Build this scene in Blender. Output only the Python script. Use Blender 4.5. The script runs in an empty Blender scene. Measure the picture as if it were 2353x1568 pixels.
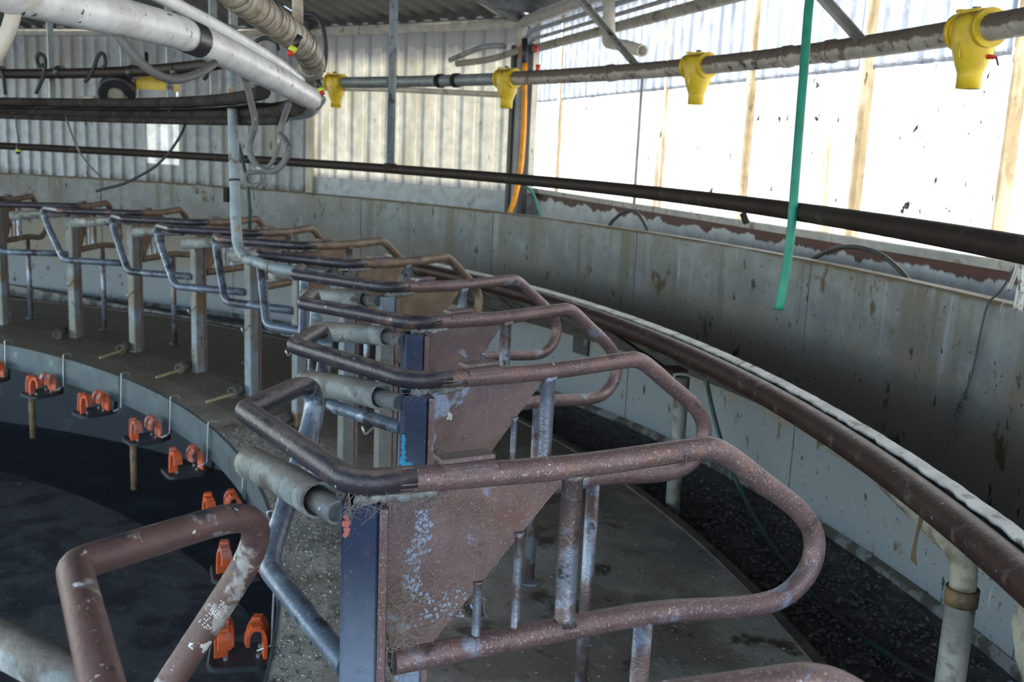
import bpy, math, random
from mathutils import Vector, Matrix
random.seed(7)
S = bpy.context.scene
COL = S.collection
PI = math.pi

# ---------------------------------------------------------------- camera
F_PX, CAM_R, CAM_H = 2305.0, 7.074, 1.65          # focal length in pixels of the 2353 x 1568 frame
YAW, PITCH, ROLL = 1.8760, 0.1873, 0.0451
DELTA = 0.1236                                     # angle from one stall to the next round the turntable
fwd = Vector((math.cos(YAW)*math.cos(PITCH), math.sin(YAW)*math.cos(PITCH), -math.sin(PITCH)))
r0 = fwd.cross(Vector((0, 0, 1))).normalized()
u0 = r0.cross(fwd)
rt = r0*math.cos(ROLL) + u0*math.sin(ROLL)
up = u0*math.cos(ROLL) - r0*math.sin(ROLL)
CAM = Vector((CAM_R, 0, CAM_H))
cd = bpy.data.cameras.new('camera')
cd.sensor_width = 36.0
cd.lens = F_PX/2353*36.0
cd.clip_start = 0.02
cd.dof.use_dof = True
cd.dof.focus_distance = 2.15
cd.dof.aperture_fstop = 7.1
cam = bpy.data.objects.new('camera', cd)
COL.objects.link(cam)
cam.matrix_world = Matrix(((rt.x, up.x, -fwd.x, CAM.x), (rt.y, up.y, -fwd.y, CAM.y), (rt.z, up.z, -fwd.z, CAM.z), (0, 0, 0, 1)))
S.camera = cam

# ---------------------------------------------------------------- light
w = bpy.data.worlds.new('world')
S.world = w
w.use_nodes = True
nt = w.node_tree
sky = nt.nodes.new('ShaderNodeTexSky')
sky.sky_type = 'NISHITA'
sky.sun_disc = False
sky.sun_elevation = math.radians(38)
sky.sun_rotation = math.radians(80)
nt.links.new(sky.outputs[0], nt.nodes['Background'].inputs[0])
nt.nodes['Background'].inputs[1].default_value = 0.42
sd = bpy.data.lights.new('sun', 'SUN')
sd.energy = 4.0
sd.angle = math.radians(0.6)
sd.color = (1.0, 0.95, 0.87)
sun = bpy.data.objects.new('sun', sd)
COL.objects.link(sun)
sun.rotation_euler = (-Vector((0.80, 0.12, 0.62))).to_track_quat('-Z', 'Y').to_euler()
S.view_settings.view_transform = 'Standard'
S.view_settings.look = 'None'
S.view_settings.gamma = 1.0
S.view_settings.use_curve_mapping = False
S.view_settings.exposure = 1.9

# ---------------------------------------------------------------- helpers
def ray(u, v):
    return fwd + rt*((u-1176.5)/F_PX) - up*((v-784)/F_PX)
def at_depth(u, v, d):
    return CAM + ray(u, v)*d
def at_height(u, v, z):
    d = ray(u, v)
    return CAM + d*((z-CAM_H)/d.z)
def at_radius(u, v, R):
    d = ray(u, v)
    a = d.x*d.x+d.y*d.y; b = 2*(CAM.x*d.x+CAM.y*d.y); c = CAM.x**2+CAM.y**2-R*R
    return CAM + d*((-b+math.sqrt(max(b*b-4*a*c, 0)))/(2*a))
def at_plane(u, v, p, n):
    d = ray(u, v)
    return CAM + d*((Vector(p)-CAM).dot(Vector(n))/d.dot(Vector(n)))
def pol(R, deg, z=0.0):
    a = math.radians(deg)
    return Vector((R*math.cos(a), R*math.sin(a), z))

def tag(o, label, cat, group=None):
    o['label'] = label; o['category'] = cat
    if group: o['group'] = group
    return o
def structure(o, label=None, cat=None):
    o['kind'] = 'structure'
    if label: o['label'] = label
    if cat: o['category'] = cat
    return o
def empty(name, loc=(0, 0, 0), rz=0.0):
    o = bpy.data.objects.new(name, None)
    COL.objects.link(o)
    o.location = loc; o.rotation_euler = (0, 0, rz); o.empty_display_size = 0.05
    return o
def thing(name, label, cat, loc=(0, 0, 0), rz=0.0, group=None):
    return tag(empty(name, loc, rz), label, cat, group)
def copy_of(o, parent, name=None):
    c = o.copy(); COL.objects.link(c); c.parent = parent
    if name: c.name = name
    return c

def smooth_path(pts, n=6):
    """Catmull-Rom through the points."""
    P = [Vector(p) for p in pts]
    if len(P) < 3: return P
    Q = [P[0]*2-P[1]] + P + [P[-1]*2-P[-2]]
    out = []
    for i in range(1, len(Q)-2):
        a, b, c, d = Q[i-1], Q[i], Q[i+1], Q[i+2]
        for k in range(n):
            t = k/n
            out.append(0.5*((2*b)+(c-a)*t+(2*a-5*b+4*c-d)*t*t+(3*b-a-3*c+d)*t**3))
    out.append(P[-1])
    return out
def fillet(pts, rad, n=7):
    """polyline with rounded corners; rad: number or list for the inner vertices."""
    P = [Vector(p) for p in pts]
    out = [P[0]]
    for i in range(1, len(P)-1):
        r = rad[i-1] if isinstance(rad, (list, tuple)) else rad
        a, b, c = P[i-1], P[i], P[i+1]
        d1 = (a-b); d2 = (c-b)
        l1, l2 = d1.length, d2.length
        d1.normalize(); d2.normalize()
        th = d1.angle(d2)
        t = min(r/math.tan(th/2), l1*0.49, l2*0.49) if th < 3.1 else 0
        if t < 1e-4: out.append(b); continue
        p, q = b+d1*t, b+d2*t
        for k in range(n+1):
            s = k/n
            out.append(p*(1-s)**2 + b*2*s*(1-s) + q*s*s)
    out.append(P[-1])
    return out

class MB:
    def __init__(s):
        s.v = []; s.f = []; s.flat = set()
    def tube(s, path, r, n=12, caps=True, hollow=0.0):
        P = [Vector(p) for p in path]
        Q = [P[0]]
        for p in P[1:]:
            if (p-Q[-1]).length > 1e-5: Q.append(p)
        P = Q
        m = len(P)
        T = []
        for i in range(m):
            t = (P[min(i+1, m-1)]-P[max(i-1, 0)])
            T.append(t.normalized())
        ref = Vector((0, 0, 1)) if abs(T[0].z) < 0.9 else Vector((1, 0, 0))
        N = (ref - T[0]*ref.dot(T[0])).normalized()
        base = len(s.v)
        for i in range(m):
            N = (N - T[i]*N.dot(T[i]))
            N = N.normalized() if N.length > 1e-6 else T[i].orthogonal().normalized()
            B = T[i].cross(N)
            rr = r[i] if isinstance(r, (list, tuple)) else r
            for k in range(n):
                a = 2*PI*k/n
                s.v.append(P[i] + (N*math.cos(a)+B*math.sin(a))*rr)
        for i in range(m-1):
            for k in range(n):
                a = base+i*n+k; b = base+i*n+(k+1) % n
                s.f.append((a, b, b+n, a+n))
        if caps:
            for e, rev in ((0, True), (m-1, False)):
                ring = [base+e*n+k for k in range(n)]
                if hollow > 0:
                    # a rim and a short dark bore
                    c0 = len(s.v)
                    rr = (r[e] if isinstance(r, (list, tuple)) else r)*hollow
                    cen = P[e]; ax = T[e]*(1 if rev else -1)
                    for k in range(n): s.v.append(cen+(s.v[ring[k]]-cen)*hollow)
                    for k in range(n): s.v.append(cen+(s.v[ring[k]]-cen)*hollow+ax*min(rr*4, 0.12))
                    for k in range(n):
                        k2 = (k+1) % n
                        q = (ring[k], c0+k, c0+k2, ring[k2]); s.flat.add(len(s.f)); s.f.append(q if rev else q[::-1])
                        q = (c0+k, c0+n+k, c0+n+k2, c0+k2); s.f.append(q if rev else q[::-1])
                    q = tuple(c0+n+k for k in range(n)); s.flat.add(len(s.f)); s.f.append(q[::-1] if rev else q)
                else:
                    s.flat.add(len(s.f))
                    s.f.append(tuple(ring[::-1]) if rev else tuple(ring))
        return s
    def box(s, c, half, ax=None):
        c = Vector(c)
        X, Y, Z = ax if ax else (Vector((1, 0, 0)), Vector((0, 1, 0)), Vector((0, 0, 1)))
        X, Y, Z = Vector(X), Vector(Y), Vector(Z)
        b = len(s.v)
        for sx, sy, sz in ((-1,-1,-1),(1,-1,-1),(1,1,-1),(-1,1,-1),(-1,-1,1),(1,-1,1),(1,1,1),(-1,1,1)):
            s.v.append(c+X*half[0]*sx+Y*half[1]*sy+Z*half[2]*sz)
        for q in ((0,3,2,1),(4,5,6,7),(0,1,5,4),(1,2,6,5),(2,3,7,6),(3,0,4,7)):
            s.flat.add(len(s.f)); s.f.append(tuple(b+i for i in q))
        return s
    def bar(s, a, b, w, h, upv=(0, 0, 1)):
        a, b = Vector(a), Vector(b)
        Y = (b-a); L = Y.length; Y.normalize()
        U = Vector(upv)
        X = Y.cross(U)
        X = X.normalized() if X.length > 1e-4 else Y.orthogonal().normalized()
        Z = X.cross(Y)
        return s.box((a+b)/2, (w/2, L/2, h/2), (X, Y, Z))
    def prism(s, poly, thick, ox=(1, 0, 0), oy=(0, 0, 1), o=(0, 0, 0)):
        """polygon in the plane (ox, oy) extruded by thick both ways along the normal"""
        ox, oy, o = Vector(ox), Vector(oy), Vector(o)
        nn = ox.cross(oy).normalized()*thick/2
        b = len(s.v); n = len(poly)
        for sg in (-1, 1):
            for x, y in poly: s.v.append(o+ox*x+oy*y+nn*sg)
        s.flat.add(len(s.f)); s.f.append(tuple(b+i for i in range(n))[::-1])
        s.flat.add(len(s.f)); s.f.append(tuple(b+n+i for i in range(n)))
        for i in range(n):
            j = (i+1) % n
            s.flat.add(len(s.f)); s.f.append((b+i, b+j, b+n+j, b+n+i))
        return s
    def loft(s, rings, caps=True, closed=True):
        b = len(s.v); n = len(rings[0])
        for R in rings:
            for p in R: s.v.append(Vector(p))
        for i in range(len(rings)-1):
            for k in range(n if closed else n-1):
                k2 = (k+1) % n
                s.f.append((b+i*n+k, b+i*n+k2, b+(i+1)*n+k2, b+(i+1)*n+k))
        if caps and closed:
            s.flat.add(len(s.f)); s.f.append(tuple(b+k for k in range(n))[::-1])
            s.flat.add(len(s.f)); s.f.append(tuple(b+(len(rings)-1)*n+k for k in range(n)))
        return s
    def sweep_arc(s, prof, a0, a1, n):
        """profile of (R, z) swept round the turntable axis, closed profile"""
        rings = [[pol(R, a0+(a1-a0)*i/n, z) for R, z in prof] for i in range(n+1)]
        return s.loft(rings)
    def mesh(s, name, smooth=True):
        me = bpy.data.meshes.new(name)
        me.from_pydata([tuple(p) for p in s.v], [], s.f)
        if smooth:
            fl = s.flat
            me.polygons.foreach_set('use_smooth', [i not in fl for i in range(len(s.f))])
        me.update()
        return me
    def build(s, name, m, parent=None, smooth=True, loc=None):
        if loc is not None:
            L = Vector(loc); s.v = [Vector(p)-L for p in s.v]
        me = s.mesh(name, smooth)
        me.materials.append(m)
        o = bpy.data.objects.new(name, me)
        COL.objects.link(o)
        if loc is not None: o.location = loc
        if parent: o.parent = parent
        return o

# ---------------------------------------------------------------- materials
def ramp(nt, src, lo, hi):
    m = nt.nodes.new('ShaderNodeMapRange')
    m.inputs[1].default_value = lo; m.inputs[2].default_value = hi
    m.interpolation_type = 'SMOOTHSTEP'
    nt.links.new(src, m.inputs[0])
    return m.outputs[0]
def mixc(nt, fac, a, b):
    m = nt.nodes.new('ShaderNodeMix'); m.data_type = 'RGBA'
    if isinstance(fac, float): m.inputs[0].default_value = fac
    else: nt.links.new(fac, m.inputs[0])
    for i, c in ((6, a), (7, b)):
        if isinstance(c, tuple): m.inputs[i].default_value = (*c, 1)
        else: nt.links.new(c, m.inputs[i])
    return m.outputs[2]
def mathn(nt, op, a, b=0.0):
    m = nt.nodes.new('ShaderNodeMath'); m.operation = op
    for i, c in ((0, a), (1, b)):
        if isinstance(c, (int, float)): m.inputs[i].default_value = c
        else: nt.links.new(c, m.inputs[i])
    return m.outputs[0]
def mat(name, base, rough=0.6, metal=0.0, layers=(), bump=(60, 0.15), dust=None, zband=(), spec=0.5, translucent=None, vary=True, spots=()):
    """base colour, then layers (colour, scale, lo, hi[, (sx, sy, sz)]) of noise patches; dust: colour settled on upward faces;
    zband: (colour, z0, z1, z2, z3, noise) a stain between heights; translucent: share of light let through"""
    m = bpy.data.materials.new(name); m.use_nodes = True
    nt = m.node_tree; L = nt.links.new
    bs = nt.nodes['Principled BSDF']
    tc = nt.nodes.new('ShaderNodeTexCoord')
    vec = tc.outputs['Object']
    if vary:
        oi = nt.nodes.new('ShaderNodeObjectInfo')
        ad = nt.nodes.new('ShaderNodeVectorMath'); ad.operation = 'ADD'
        ml = mathn(nt, 'MULTIPLY', oi.outputs['Random'], 37.0)
        L(vec, ad.inputs[0]); L(ml, ad.inputs[1])
        vec = ad.outputs[0]
    def noise(scale, detail=5, stretch=None, dist=0.0):
        v = vec
        if stretch:
            mp = nt.nodes.new('ShaderNodeMapping'); mp.inputs['Scale'].default_value = stretch
            L(v, mp.inputs[0]); v = mp.outputs[0]
        t = nt.nodes.new('ShaderNodeTexNoise')
        t.inputs['Scale'].default_value = scale; t.inputs['Detail'].default_value = detail
        t.inputs['Roughness'].default_value = 0.62; t.inputs['Distortion'].default_value = dist
        L(v, t.inputs['Vector'])
        return t.outputs[0]
    f = ramp(nt, noise(9), 0.3, 0.7)
    col = mixc(nt, f, tuple(c*0.82 for c in base), tuple(min(c*1.18, 1) for c in base))
    for ly in layers:
        st = ly[4] if len(ly) > 4 else None
        col = mixc(nt, ramp(nt, noise(ly[1], 6, st, 0.3), ly[2]-0.045, ly[3]-0.045), col, ly[0])
    if zband:
        ge = nt.nodes.new('ShaderNodeNewGeometry')
        sx = nt.nodes.new('ShaderNodeSeparateXYZ'); L(ge.outputs['Position'], sx.inputs[0])
        for c, z0, z1, z2, z3, amp in zband:
            nz = mathn(nt, 'MULTIPLY', mathn(nt, 'SUBTRACT', noise(3.5, 8, (1, 1, 0.35)), 0.5), amp)
            zz = mathn(nt, 'ADD', sx.outputs[2], nz)
            fa = mathn(nt, 'MULTIPLY', ramp(nt, zz, z0, z1), mathn(nt, 'SUBTRACT', 1.0, ramp(nt, zz, z2, z3)))
            col = mixc(nt, fa, col, c)
    for ly in spots:
        st = ly[4] if len(ly) > 4 else None
        col = mixc(nt, ramp(nt, noise(ly[1], 6, st, 0.3), ly[2]-0.045, ly[3]-0.045), col, ly[0])
    if dust:
        ge = nt.nodes.new('ShaderNodeNewGeometry')
        sx = nt.nodes.new('ShaderNodeSeparateXYZ'); L(ge.outputs['Normal'], sx.inputs[0])
        nz = mathn(nt, 'ADD', sx.outputs[2], mathn(nt, 'MULTIPLY', mathn(nt, 'SUBTRACT', noise(14, 6), 0.5), 1.1))
        col = mixc(nt, mathn(nt, 'MULTIPLY', ramp(nt, nz, dust[1], dust[1]+0.25), dust[2]), col, dust[0])
    L(col, bs.inputs['Base Color'])
    bs.inputs['Roughness'].default_value = rough
    bs.inputs['Metallic'].default_value = metal
    bs.inputs['Specular IOR Level'].default_value = spec
    rr = mathn(nt, 'ADD', mathn(nt, 'MULTIPLY', noise(25, 4), 0.3), rough-0.15)
    L(rr, bs.inputs['Roughness'])
    if bump:
        b = nt.nodes.new('ShaderNodeBump'); b.inputs['Strength'].default_value = bump[1]; b.inputs['Distance'].default_value = 0.01
        L(noise(bump[0], 6), b.inputs['Height']); L(b.outputs[0], bs.inputs['Normal'])
    if translucent:
        tr = nt.nodes.new('ShaderNodeBsdfTranslucent'); L(col, tr.inputs[0])
        mx = nt.nodes.new('ShaderNodeMixShader'); mx.inputs[0].default_value = translucent
        L(bs.outputs[0], mx.inputs[1]); L(tr.outputs[0], mx.inputs[2])
        L(mx.outputs[0], nt.nodes['Material Output'].inputs[0])
    return m

WHITE = (0.62, 0.62, 0.60)
M = {}
M['rail'] = mat('rusty_rail_paint', (0.190, 0.117, 0.116), 0.36, 0.35, [((0.27, 0.315, 0.42), 7, 0.64, 0.72), ((0.06, 0.045, 0.05), 11, 0.63, 0.74), ((0.23, 0.125, 0.095), 15, 0.60, 0.75), ((0.42, 0.36, 0.36), 210, 0.60, 0.70), ((0.03, 0.025, 0.025), 150, 0.68, 0.74), ((0.6, 0.6, 0.6), 90, 0.73, 0.76)], (160, 0.3))
M['loop'] = mat('dark_loop_paint', (0.036, 0.030, 0.042), 0.36, 0.15, [((0.16, 0.09, 0.078), 6, 0.64, 0.74), ((0.5, 0.5, 0.52), 60, 0.71, 0.74)], (80, 0.25), dust=((0.19, 0.145, 0.135), 0.72, 0.85))
M['arm'] = mat('worn_blue_arm', (0.14, 0.17, 0.22), 0.36, 0.3, [((0.36, 0.40, 0.46), 9, 0.58, 0.70), ((0.05, 0.045, 0.055), 7, 0.56, 0.66), ((0.15, 0.085, 0.07), 6, 0.64, 0.72), ((0.6, 0.62, 0.65), 110, 0.68, 0.73)], (90, 0.2))
M['pale_loop'] = mat('worn_loop_paint', (0.15, 0.082, 0.072), 0.45, 0.1, [((0.44, 0.42, 0.41), 13, 0.60, 0.68), ((0.05, 0.045, 0.06), 9, 0.58, 0.68), ((0.7, 0.7, 0.7), 38, 0.69, 0.72)], (80, 0.3))
M['post'] = mat('navy_post_paint', (0.040, 0.056, 0.110), 0.30, 0.25, [((0.24, 0.29, 0.40), 5, 0.62, 0.78), ((0.14, 0.09, 0.085), 7, 0.66, 0.74), ((0.05, 0.36, 0.62), 9, 0.78, 0.795), ((0.55, 0.58, 0.62), 160, 0.70, 0.75)], (90, 0.12), zband=[((0.24, 0.30, 0.41), 0.1, 0.2, 0.62, 0.98, 0.45)])
M['tanrail'] = mat('tan_rusty_rail', (0.20, 0.130, 0.085), 0.5, 0.15, [((0.27, 0.19, 0.12), 9, 0.52, 0.68), ((0.10, 0.075, 0.07), 8, 0.60, 0.72), ((0.24, 0.26, 0.30), 9, 0.68, 0.76)], (120, 0.3))
M['oldpost'] = mat('weathered_post_paint', (0.165, 0.158, 0.145), 0.5, 0.1, [((0.20, 0.24, 0.29), 4, 0.52, 0.66), ((0.17, 0.115, 0.06), 5, 0.60, 0.70), ((0.07, 0.065, 0.06), 9, 0.62, 0.72)], (70, 0.25))
M['plate'] = mat('rusty_plate', (0.160, 0.108, 0.112), 0.5, 0.2, [((0.225, 0.155, 0.145), 6, 0.52, 0.72), ((0.34, 0.41, 0.55), 8, 0.63, 0.70), ((0.17, 0.085, 0.06), 3.4, 0.62, 0.74), ((0.30, 0.28, 0.28), 190, 0.60, 0.72)], (180, 0.3))
M['bar'] = mat('worn_steel_bar', (0.24, 0.275, 0.35), 0.30, 0.55, [((0.15, 0.105, 0.10), 9, 0.50, 0.60), ((0.06, 0.055, 0.06), 16, 0.62, 0.72), ((0.4, 0.35, 0.34), 150, 0.64, 0.72)], (120, 0.25))
M['sleeve'] = mat('grey_sleeve', (0.20, 0.215, 0.215), 0.6, 0.0, [((0.36, 0.36, 0.35), 8, 0.55, 0.68), ((0.10, 0.085, 0.075), 10, 0.55, 0.66), ((0.6, 0.6, 0.6), 70, 0.70, 0.74)], (60, 0.4), dust=((0.18, 0.15, 0.125), 0.45, 0.8))
M['deck'] = mat('deck_concrete', (0.285, 0.258, 0.222), 0.58, 0.0, [((0.13, 0.127, 0.13), 1.6, 0.54, 0.70), ((0.16, 0.137, 0.105), 1.3, 0.54, 0.66), ((0.05, 0.04, 0.03), 5, 0.62, 0.72), ((0.42, 0.41, 0.39), 26, 0.68, 0.74), ((0.03, 0.028, 0.025), 34, 0.68, 0.74)], (40, 0.5))
M['rim'] = mat('rusty_deck_rim', (0.075, 0.05, 0.038), 0.7, 0.0, [((0.03, 0.026, 0.024), 8, 0.5, 0.65)], (40, 0.5))
M['skirt'] = mat('skirt_band_paint', (0.068, 0.088, 0.098), 0.5, 0.1, [((0.05, 0.055, 0.055), 6, 0.62, 0.74), ((0.17, 0.20, 0.21), 9, 0.66, 0.78)], (50, 0.15))
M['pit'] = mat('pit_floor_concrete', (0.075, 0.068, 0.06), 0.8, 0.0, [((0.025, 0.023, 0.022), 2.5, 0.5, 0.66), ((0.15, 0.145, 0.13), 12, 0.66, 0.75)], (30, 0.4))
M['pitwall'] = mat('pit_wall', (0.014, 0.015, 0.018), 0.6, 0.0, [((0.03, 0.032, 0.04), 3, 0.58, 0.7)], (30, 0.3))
M['channel'] = mat('dung_channel', (0.060, 0.055, 0.055), 0.75, 0.0, [((0.13, 0.13, 0.15), 12, 0.60, 0.70), ((0.025, 0.022, 0.02), 7, 0.52, 0.66)], (30, 0.9))
M['orange'] = mat('orange_plastic', (0.62, 0.095, 0.02), 0.5, 0.0, [((0.42, 0.16, 0.12), 7, 0.52, 0.70), ((0.14, 0.04, 0.02), 14, 0.62, 0.74)], (50, 0.1))
M['rubber'] = mat('black_rubber', (0.028, 0.030, 0.034), 0.5, 0.0, [((0.10, 0.10, 0.10), 10, 0.66, 0.78)], (60, 0.15))
M['wire'] = mat('galvanised_wire', (0.42, 0.43, 0.44), 0.35, 0.7, (), None)
M['rustpipe'] = mat('rusty_pipe', (0.18, 0.11, 0.05), 0.7, 0.0, [((0.06, 0.045, 0.03), 9, 0.5, 0.66)], (50, 0.3))
M['stubpipe'] = mat('drain_stub', (0.11, 0.10, 0.085), 0.7, 0.0, [((0.05, 0.045, 0.04), 8, 0.5, 0.66)], (50, 0.4))
M['stick'] = mat('dry_stick', (0.30, 0.25, 0.13), 0.8, 0.0, (), (60, 0.3))
M['wall'] = mat('stained_wall_panel', (0.172, 0.180, 0.184), 0.6, 0.0, [((0.135, 0.131, 0.122), 2.2, 0.50, 0.66), ((0.115, 0.103, 0.082), 5, 0.57, 0.69, (1, 1, 0.10)), ((0.22, 0.23, 0.245), 9, 0.62, 0.74, (1, 1, 0.08))], (30, 0.12),
               zband=[((0.165, 0.180, 0.195), -1, -0.9, 0.28, 0.42, 0.1), ((0.185, 0.160, 0.124), 0.30, 0.40, 0.62, 1.02, 0.55), ((0.10, 0.075, 0.045), 1.160, 1.18, 2.0, 2.1, 0.09)], vary=False,
               spots=[((0.070, 0.050, 0.024), 6, 0.665, 0.73, (1, 1, 0.6)), ((0.02, 0.017, 0.015), 17, 0.68, 0.715, (1, 1, 0.45)), ((0.02, 0.017, 0.015), 45, 0.685, 0.715), ((0.26, 0.27, 0.28), 30, 0.70, 0.76, (1, 1, 0.08))])
M['kerbline'] = mat('mouldy_kerb', (0.20, 0.19, 0.175), 0.7, 0.0, [((0.06, 0.05, 0.04), 9, 0.48, 0.6)], (40, 0.5))
M['brownrail'] = mat('dark_brown_rail', (0.048, 0.024, 0.019), 0.40, 0.1, [((0.11, 0.085, 0.07), 12, 0.62, 0.72), ((0.6, 0.6, 0.6), 60, 0.725, 0.74)], (70, 0.2))
M['blackrail'] = mat('dark_rump_rail', (0.022, 0.014, 0.011), 0.6, 0.0, [((0.05, 0.038, 0.032), 8, 0.62, 0.75)], (60, 0.2), spec=0.2)
M['strip'] = mat('white_belt_edge', (0.74, 0.72, 0.68), 0.6, 0.0, [((0.30, 0.27, 0.22), 14, 0.60, 0.72), ((0.06, 0.05, 0.05), 40, 0.70, 0.74)], (60, 0.3))
M['shelf'] = mat('splash_shelf', (0.17, 0.15, 0.125), 0.75, 0.0, [((0.05, 0.045, 0.04), 9, 0.5, 0.66), ((0.24, 0.22, 0.19), 14, 0.68, 0.76)], (40, 0.5))
M['galvpost'] = mat('grey_support_post', (0.20, 0.20, 0.19), 0.5, 0.2, [((0.17, 0.08, 0.045), 6, 0.60, 0.70), ((0.10, 0.09, 0.08), 12, 0.56, 0.68)], (50, 0.3))
M['cream'] = mat('cream_paint', (0.33, 0.305, 0.24), 0.6, 0.0, [((0.16, 0.13, 0.09), 7, 0.56, 0.68)], (50, 0.2))
M['gunpipe'] = mat('dirty_overhead_pipe', (0.44, 0.40, 0.355), 0.65, 0.0, [((0.17, 0.125, 0.10), 7, 0.58, 0.70), ((0.06, 0.045, 0.04), 15, 0.6, 0.72)], (60, 0.4), dust=((0.095, 0.066, 0.048), -0.22, 0.9))
M['yellow'] = mat('yellow_plastic', (0.72, 0.50, 0.025), 0.42, 0.0, [((0.42, 0.27, 0.02), 9, 0.64, 0.78)], (60, 0.08), dust=((0.24, 0.15, 0.05), 0.5, 0.7))
M['tape'] = mat('dark_tape', (0.025, 0.027, 0.03), 0.4, 0.0, (), None)
M['red'] = mat('red_plastic', (0.62, 0.025, 0.02), 0.4, 0.0, (), None)
M['lime'] = mat('lime_plastic', (0.62, 0.72, 0.05), 0.4, 0.0, (), None)
M['green'] = mat('green_hose', (0.010, 0.22, 0.145), 0.45, 0.0, [((0.12, 0.2, 0.17), 40, 0.70, 0.76)], (120, 0.3))
M['orangehose'] = mat('amber_hose', (0.85, 0.33, 0.015), 0.45, 0.0, (), (60, 0.1))
M['whitepipe'] = mat('white_milk_pipe', (0.90, 0.89, 0.865), 0.33, 0.0, [((0.55, 0.47, 0.36), 4, 0.58, 0.78), ((0.12, 0.10, 0.09), 26, 0.68, 0.72, (1, 1, 1)), ((0.30, 0.26, 0.21), 55, 0.69, 0.75)], (50, 0.06))
M['duct'] = mat('beige_wrapped_duct', (0.40, 0.335, 0.25), 0.38, 0.0, [((0.62, 0.56, 0.46), 7, 0.54, 0.68), ((0.25, 0.19, 0.13), 13, 0.62, 0.74)], (60, 0.3))
M['greyhose'] = mat('grey_hose', (0.13, 0.127, 0.128), 0.6, 0.0, [((0.34, 0.34, 0.35), 24, 0.63, 0.70), ((0.15, 0.12, 0.10), 12, 0.60, 0.7)], (60, 0.3))
M['palehose'] = mat('pale_hose', (0.50, 0.45, 0.38), 0.5, 0.0, [((0.25, 0.2, 0.16), 10, 0.58, 0.7)], (60, 0.2))
M['bluepipe'] = mat('blue_grey_pipe', (0.25, 0.30, 0.335), 0.5, 0.1, [((0.32, 0.20, 0.11), 9, 0.60, 0.72), ((0.10, 0.09, 0.08), 14, 0.6, 0.7)], (60, 0.3))
M['frame'] = mat('grimy_ring_frame', (0.040, 0.036, 0.033), 0.85, 0.0, [((0.022, 0.017, 0.013), 6, 0.5, 0.65), ((0.10, 0.095, 0.09), 11, 0.68, 0.78)], (50, 0.4), spec=0.15)
M['hanger'] = mat('zinc_hanger', (0.24, 0.27, 0.285), 0.5, 0.3, [((0.10, 0.09, 0.08), 8, 0.6, 0.7)], (50, 0.3))
M['zincstrut'] = mat('zinc_strut', (0.36, 0.355, 0.33), 0.5, 0.3, [((0.09, 0.08, 0.07), 10, 0.6, 0.7)], (50, 0.3))
M['sheet'] = mat('white_wall_sheet', (0.37, 0.392, 0.425), 0.5, 0.0, [((0.33, 0.325, 0.30), 3, 0.54, 0.70, (1, 1, 0.3)), ((0.05, 0.042, 0.035), 14, 0.69, 0.73, (1, 1, 0.35))], (40, 0.05), zband=[((0.16, 0.14, 0.12), 0.5, 0.6, 0.98, 1.10, 0.5)], vary=False)
M['beige'] = mat('yellowed_sheet', (0.245, 0.222, 0.165), 0.5, 0.0, [((0.19, 0.165, 0.115), 3, 0.52, 0.70, (1, 1, 0.3)), ((0.13, 0.11, 0.07), 15, 0.70, 0.74, (1, 1, 0.35))], (40, 0.05), zband=[((0.085, 0.080, 0.07), 2.55, 2.75, 9, 10, 0.2), ((0.10, 0.094, 0.085), 0.5, 0.6, 1.22, 1.30, 0.1)], translucent=0.5, vary=False)
M['lowsheet'] = mat('clear_wall_sheet', (0.50, 0.50, 0.475), 0.5, 0.0, [((0.20, 0.145, 0.085), 4, 0.60, 0.76, (1, 1, 0.10)), ((0.012, 0.010, 0.007), 13, 0.69, 0.72, (1, 1, 0.5)), ((0.012, 0.010, 0.007), 45, 0.69, 0.715, (1, 1, 0.2))], None, translucent=0.6, vary=False)
M['upsheet'] = mat('zinc_tinted_sheet', (0.26, 0.28, 0.305), 0.5, 0.0, [((0.185, 0.20, 0.22), 9, 0.5, 0.7, (1, 1, 0.15)), ((0.34, 0.36, 0.38), 30, 0.55, 0.7, (1, 1, 0.2))], None, translucent=0.55, vary=False)
M['lap'] = mat('tan_lap_strip', (0.17, 0.128, 0.072), 0.6, 0.0, [((0.27, 0.225, 0.145), 8, 0.5, 0.66, (1, 1, 0.3)), ((0.06, 0.038, 0.018), 16, 0.62, 0.74, (1, 1, 0.5))], None, translucent=0.6, vary=False)
M['skylight'] = mat('clear_wall_pane', (0.27, 0.255, 0.21), 0.5, 0.0, [((0.2, 0.185, 0.15), 7, 0.6, 0.75)], None, translucent=0.75, vary=False)
M['roof'] = mat('roof_sheet_underside', (0.145, 0.142, 0.132), 0.55, 0.0, [((0.16, 0.15, 0.135), 3, 0.5, 0.68)], (40, 0.1), vary=False)
M['timber'] = mat('grey_rafter', (0.21, 0.22, 0.225), 0.6, 0.1, [((0.11, 0.11, 0.11), 5, 0.5, 0.68)], (40, 0.2))
M['eave'] = mat('white_eave_pipe', (0.56, 0.52, 0.44), 0.55, 0.0, [((0.24, 0.15, 0.08), 8, 0.63, 0.74)], (50, 0.2))
M['dado'] = mat('whitewashed_block_wall', (0.42, 0.43, 0.45), 0.65, 0.0, [((0.38, 0.385, 0.39), 4, 0.55, 0.7), ((0.06, 0.055, 0.05), 30, 0.69, 0.73)], (40, 0.2), zband=[((0.075, 0.030, 0.026), 1.155, 1.17, 3, 4, 0.24)], vary=False)
M['sill'] = mat('grey_sill', (0.36, 0.355, 0.34), 0.6, 0.0, [((0.17, 0.14, 0.11), 9, 0.58, 0.7)], (50, 0.2))
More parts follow.
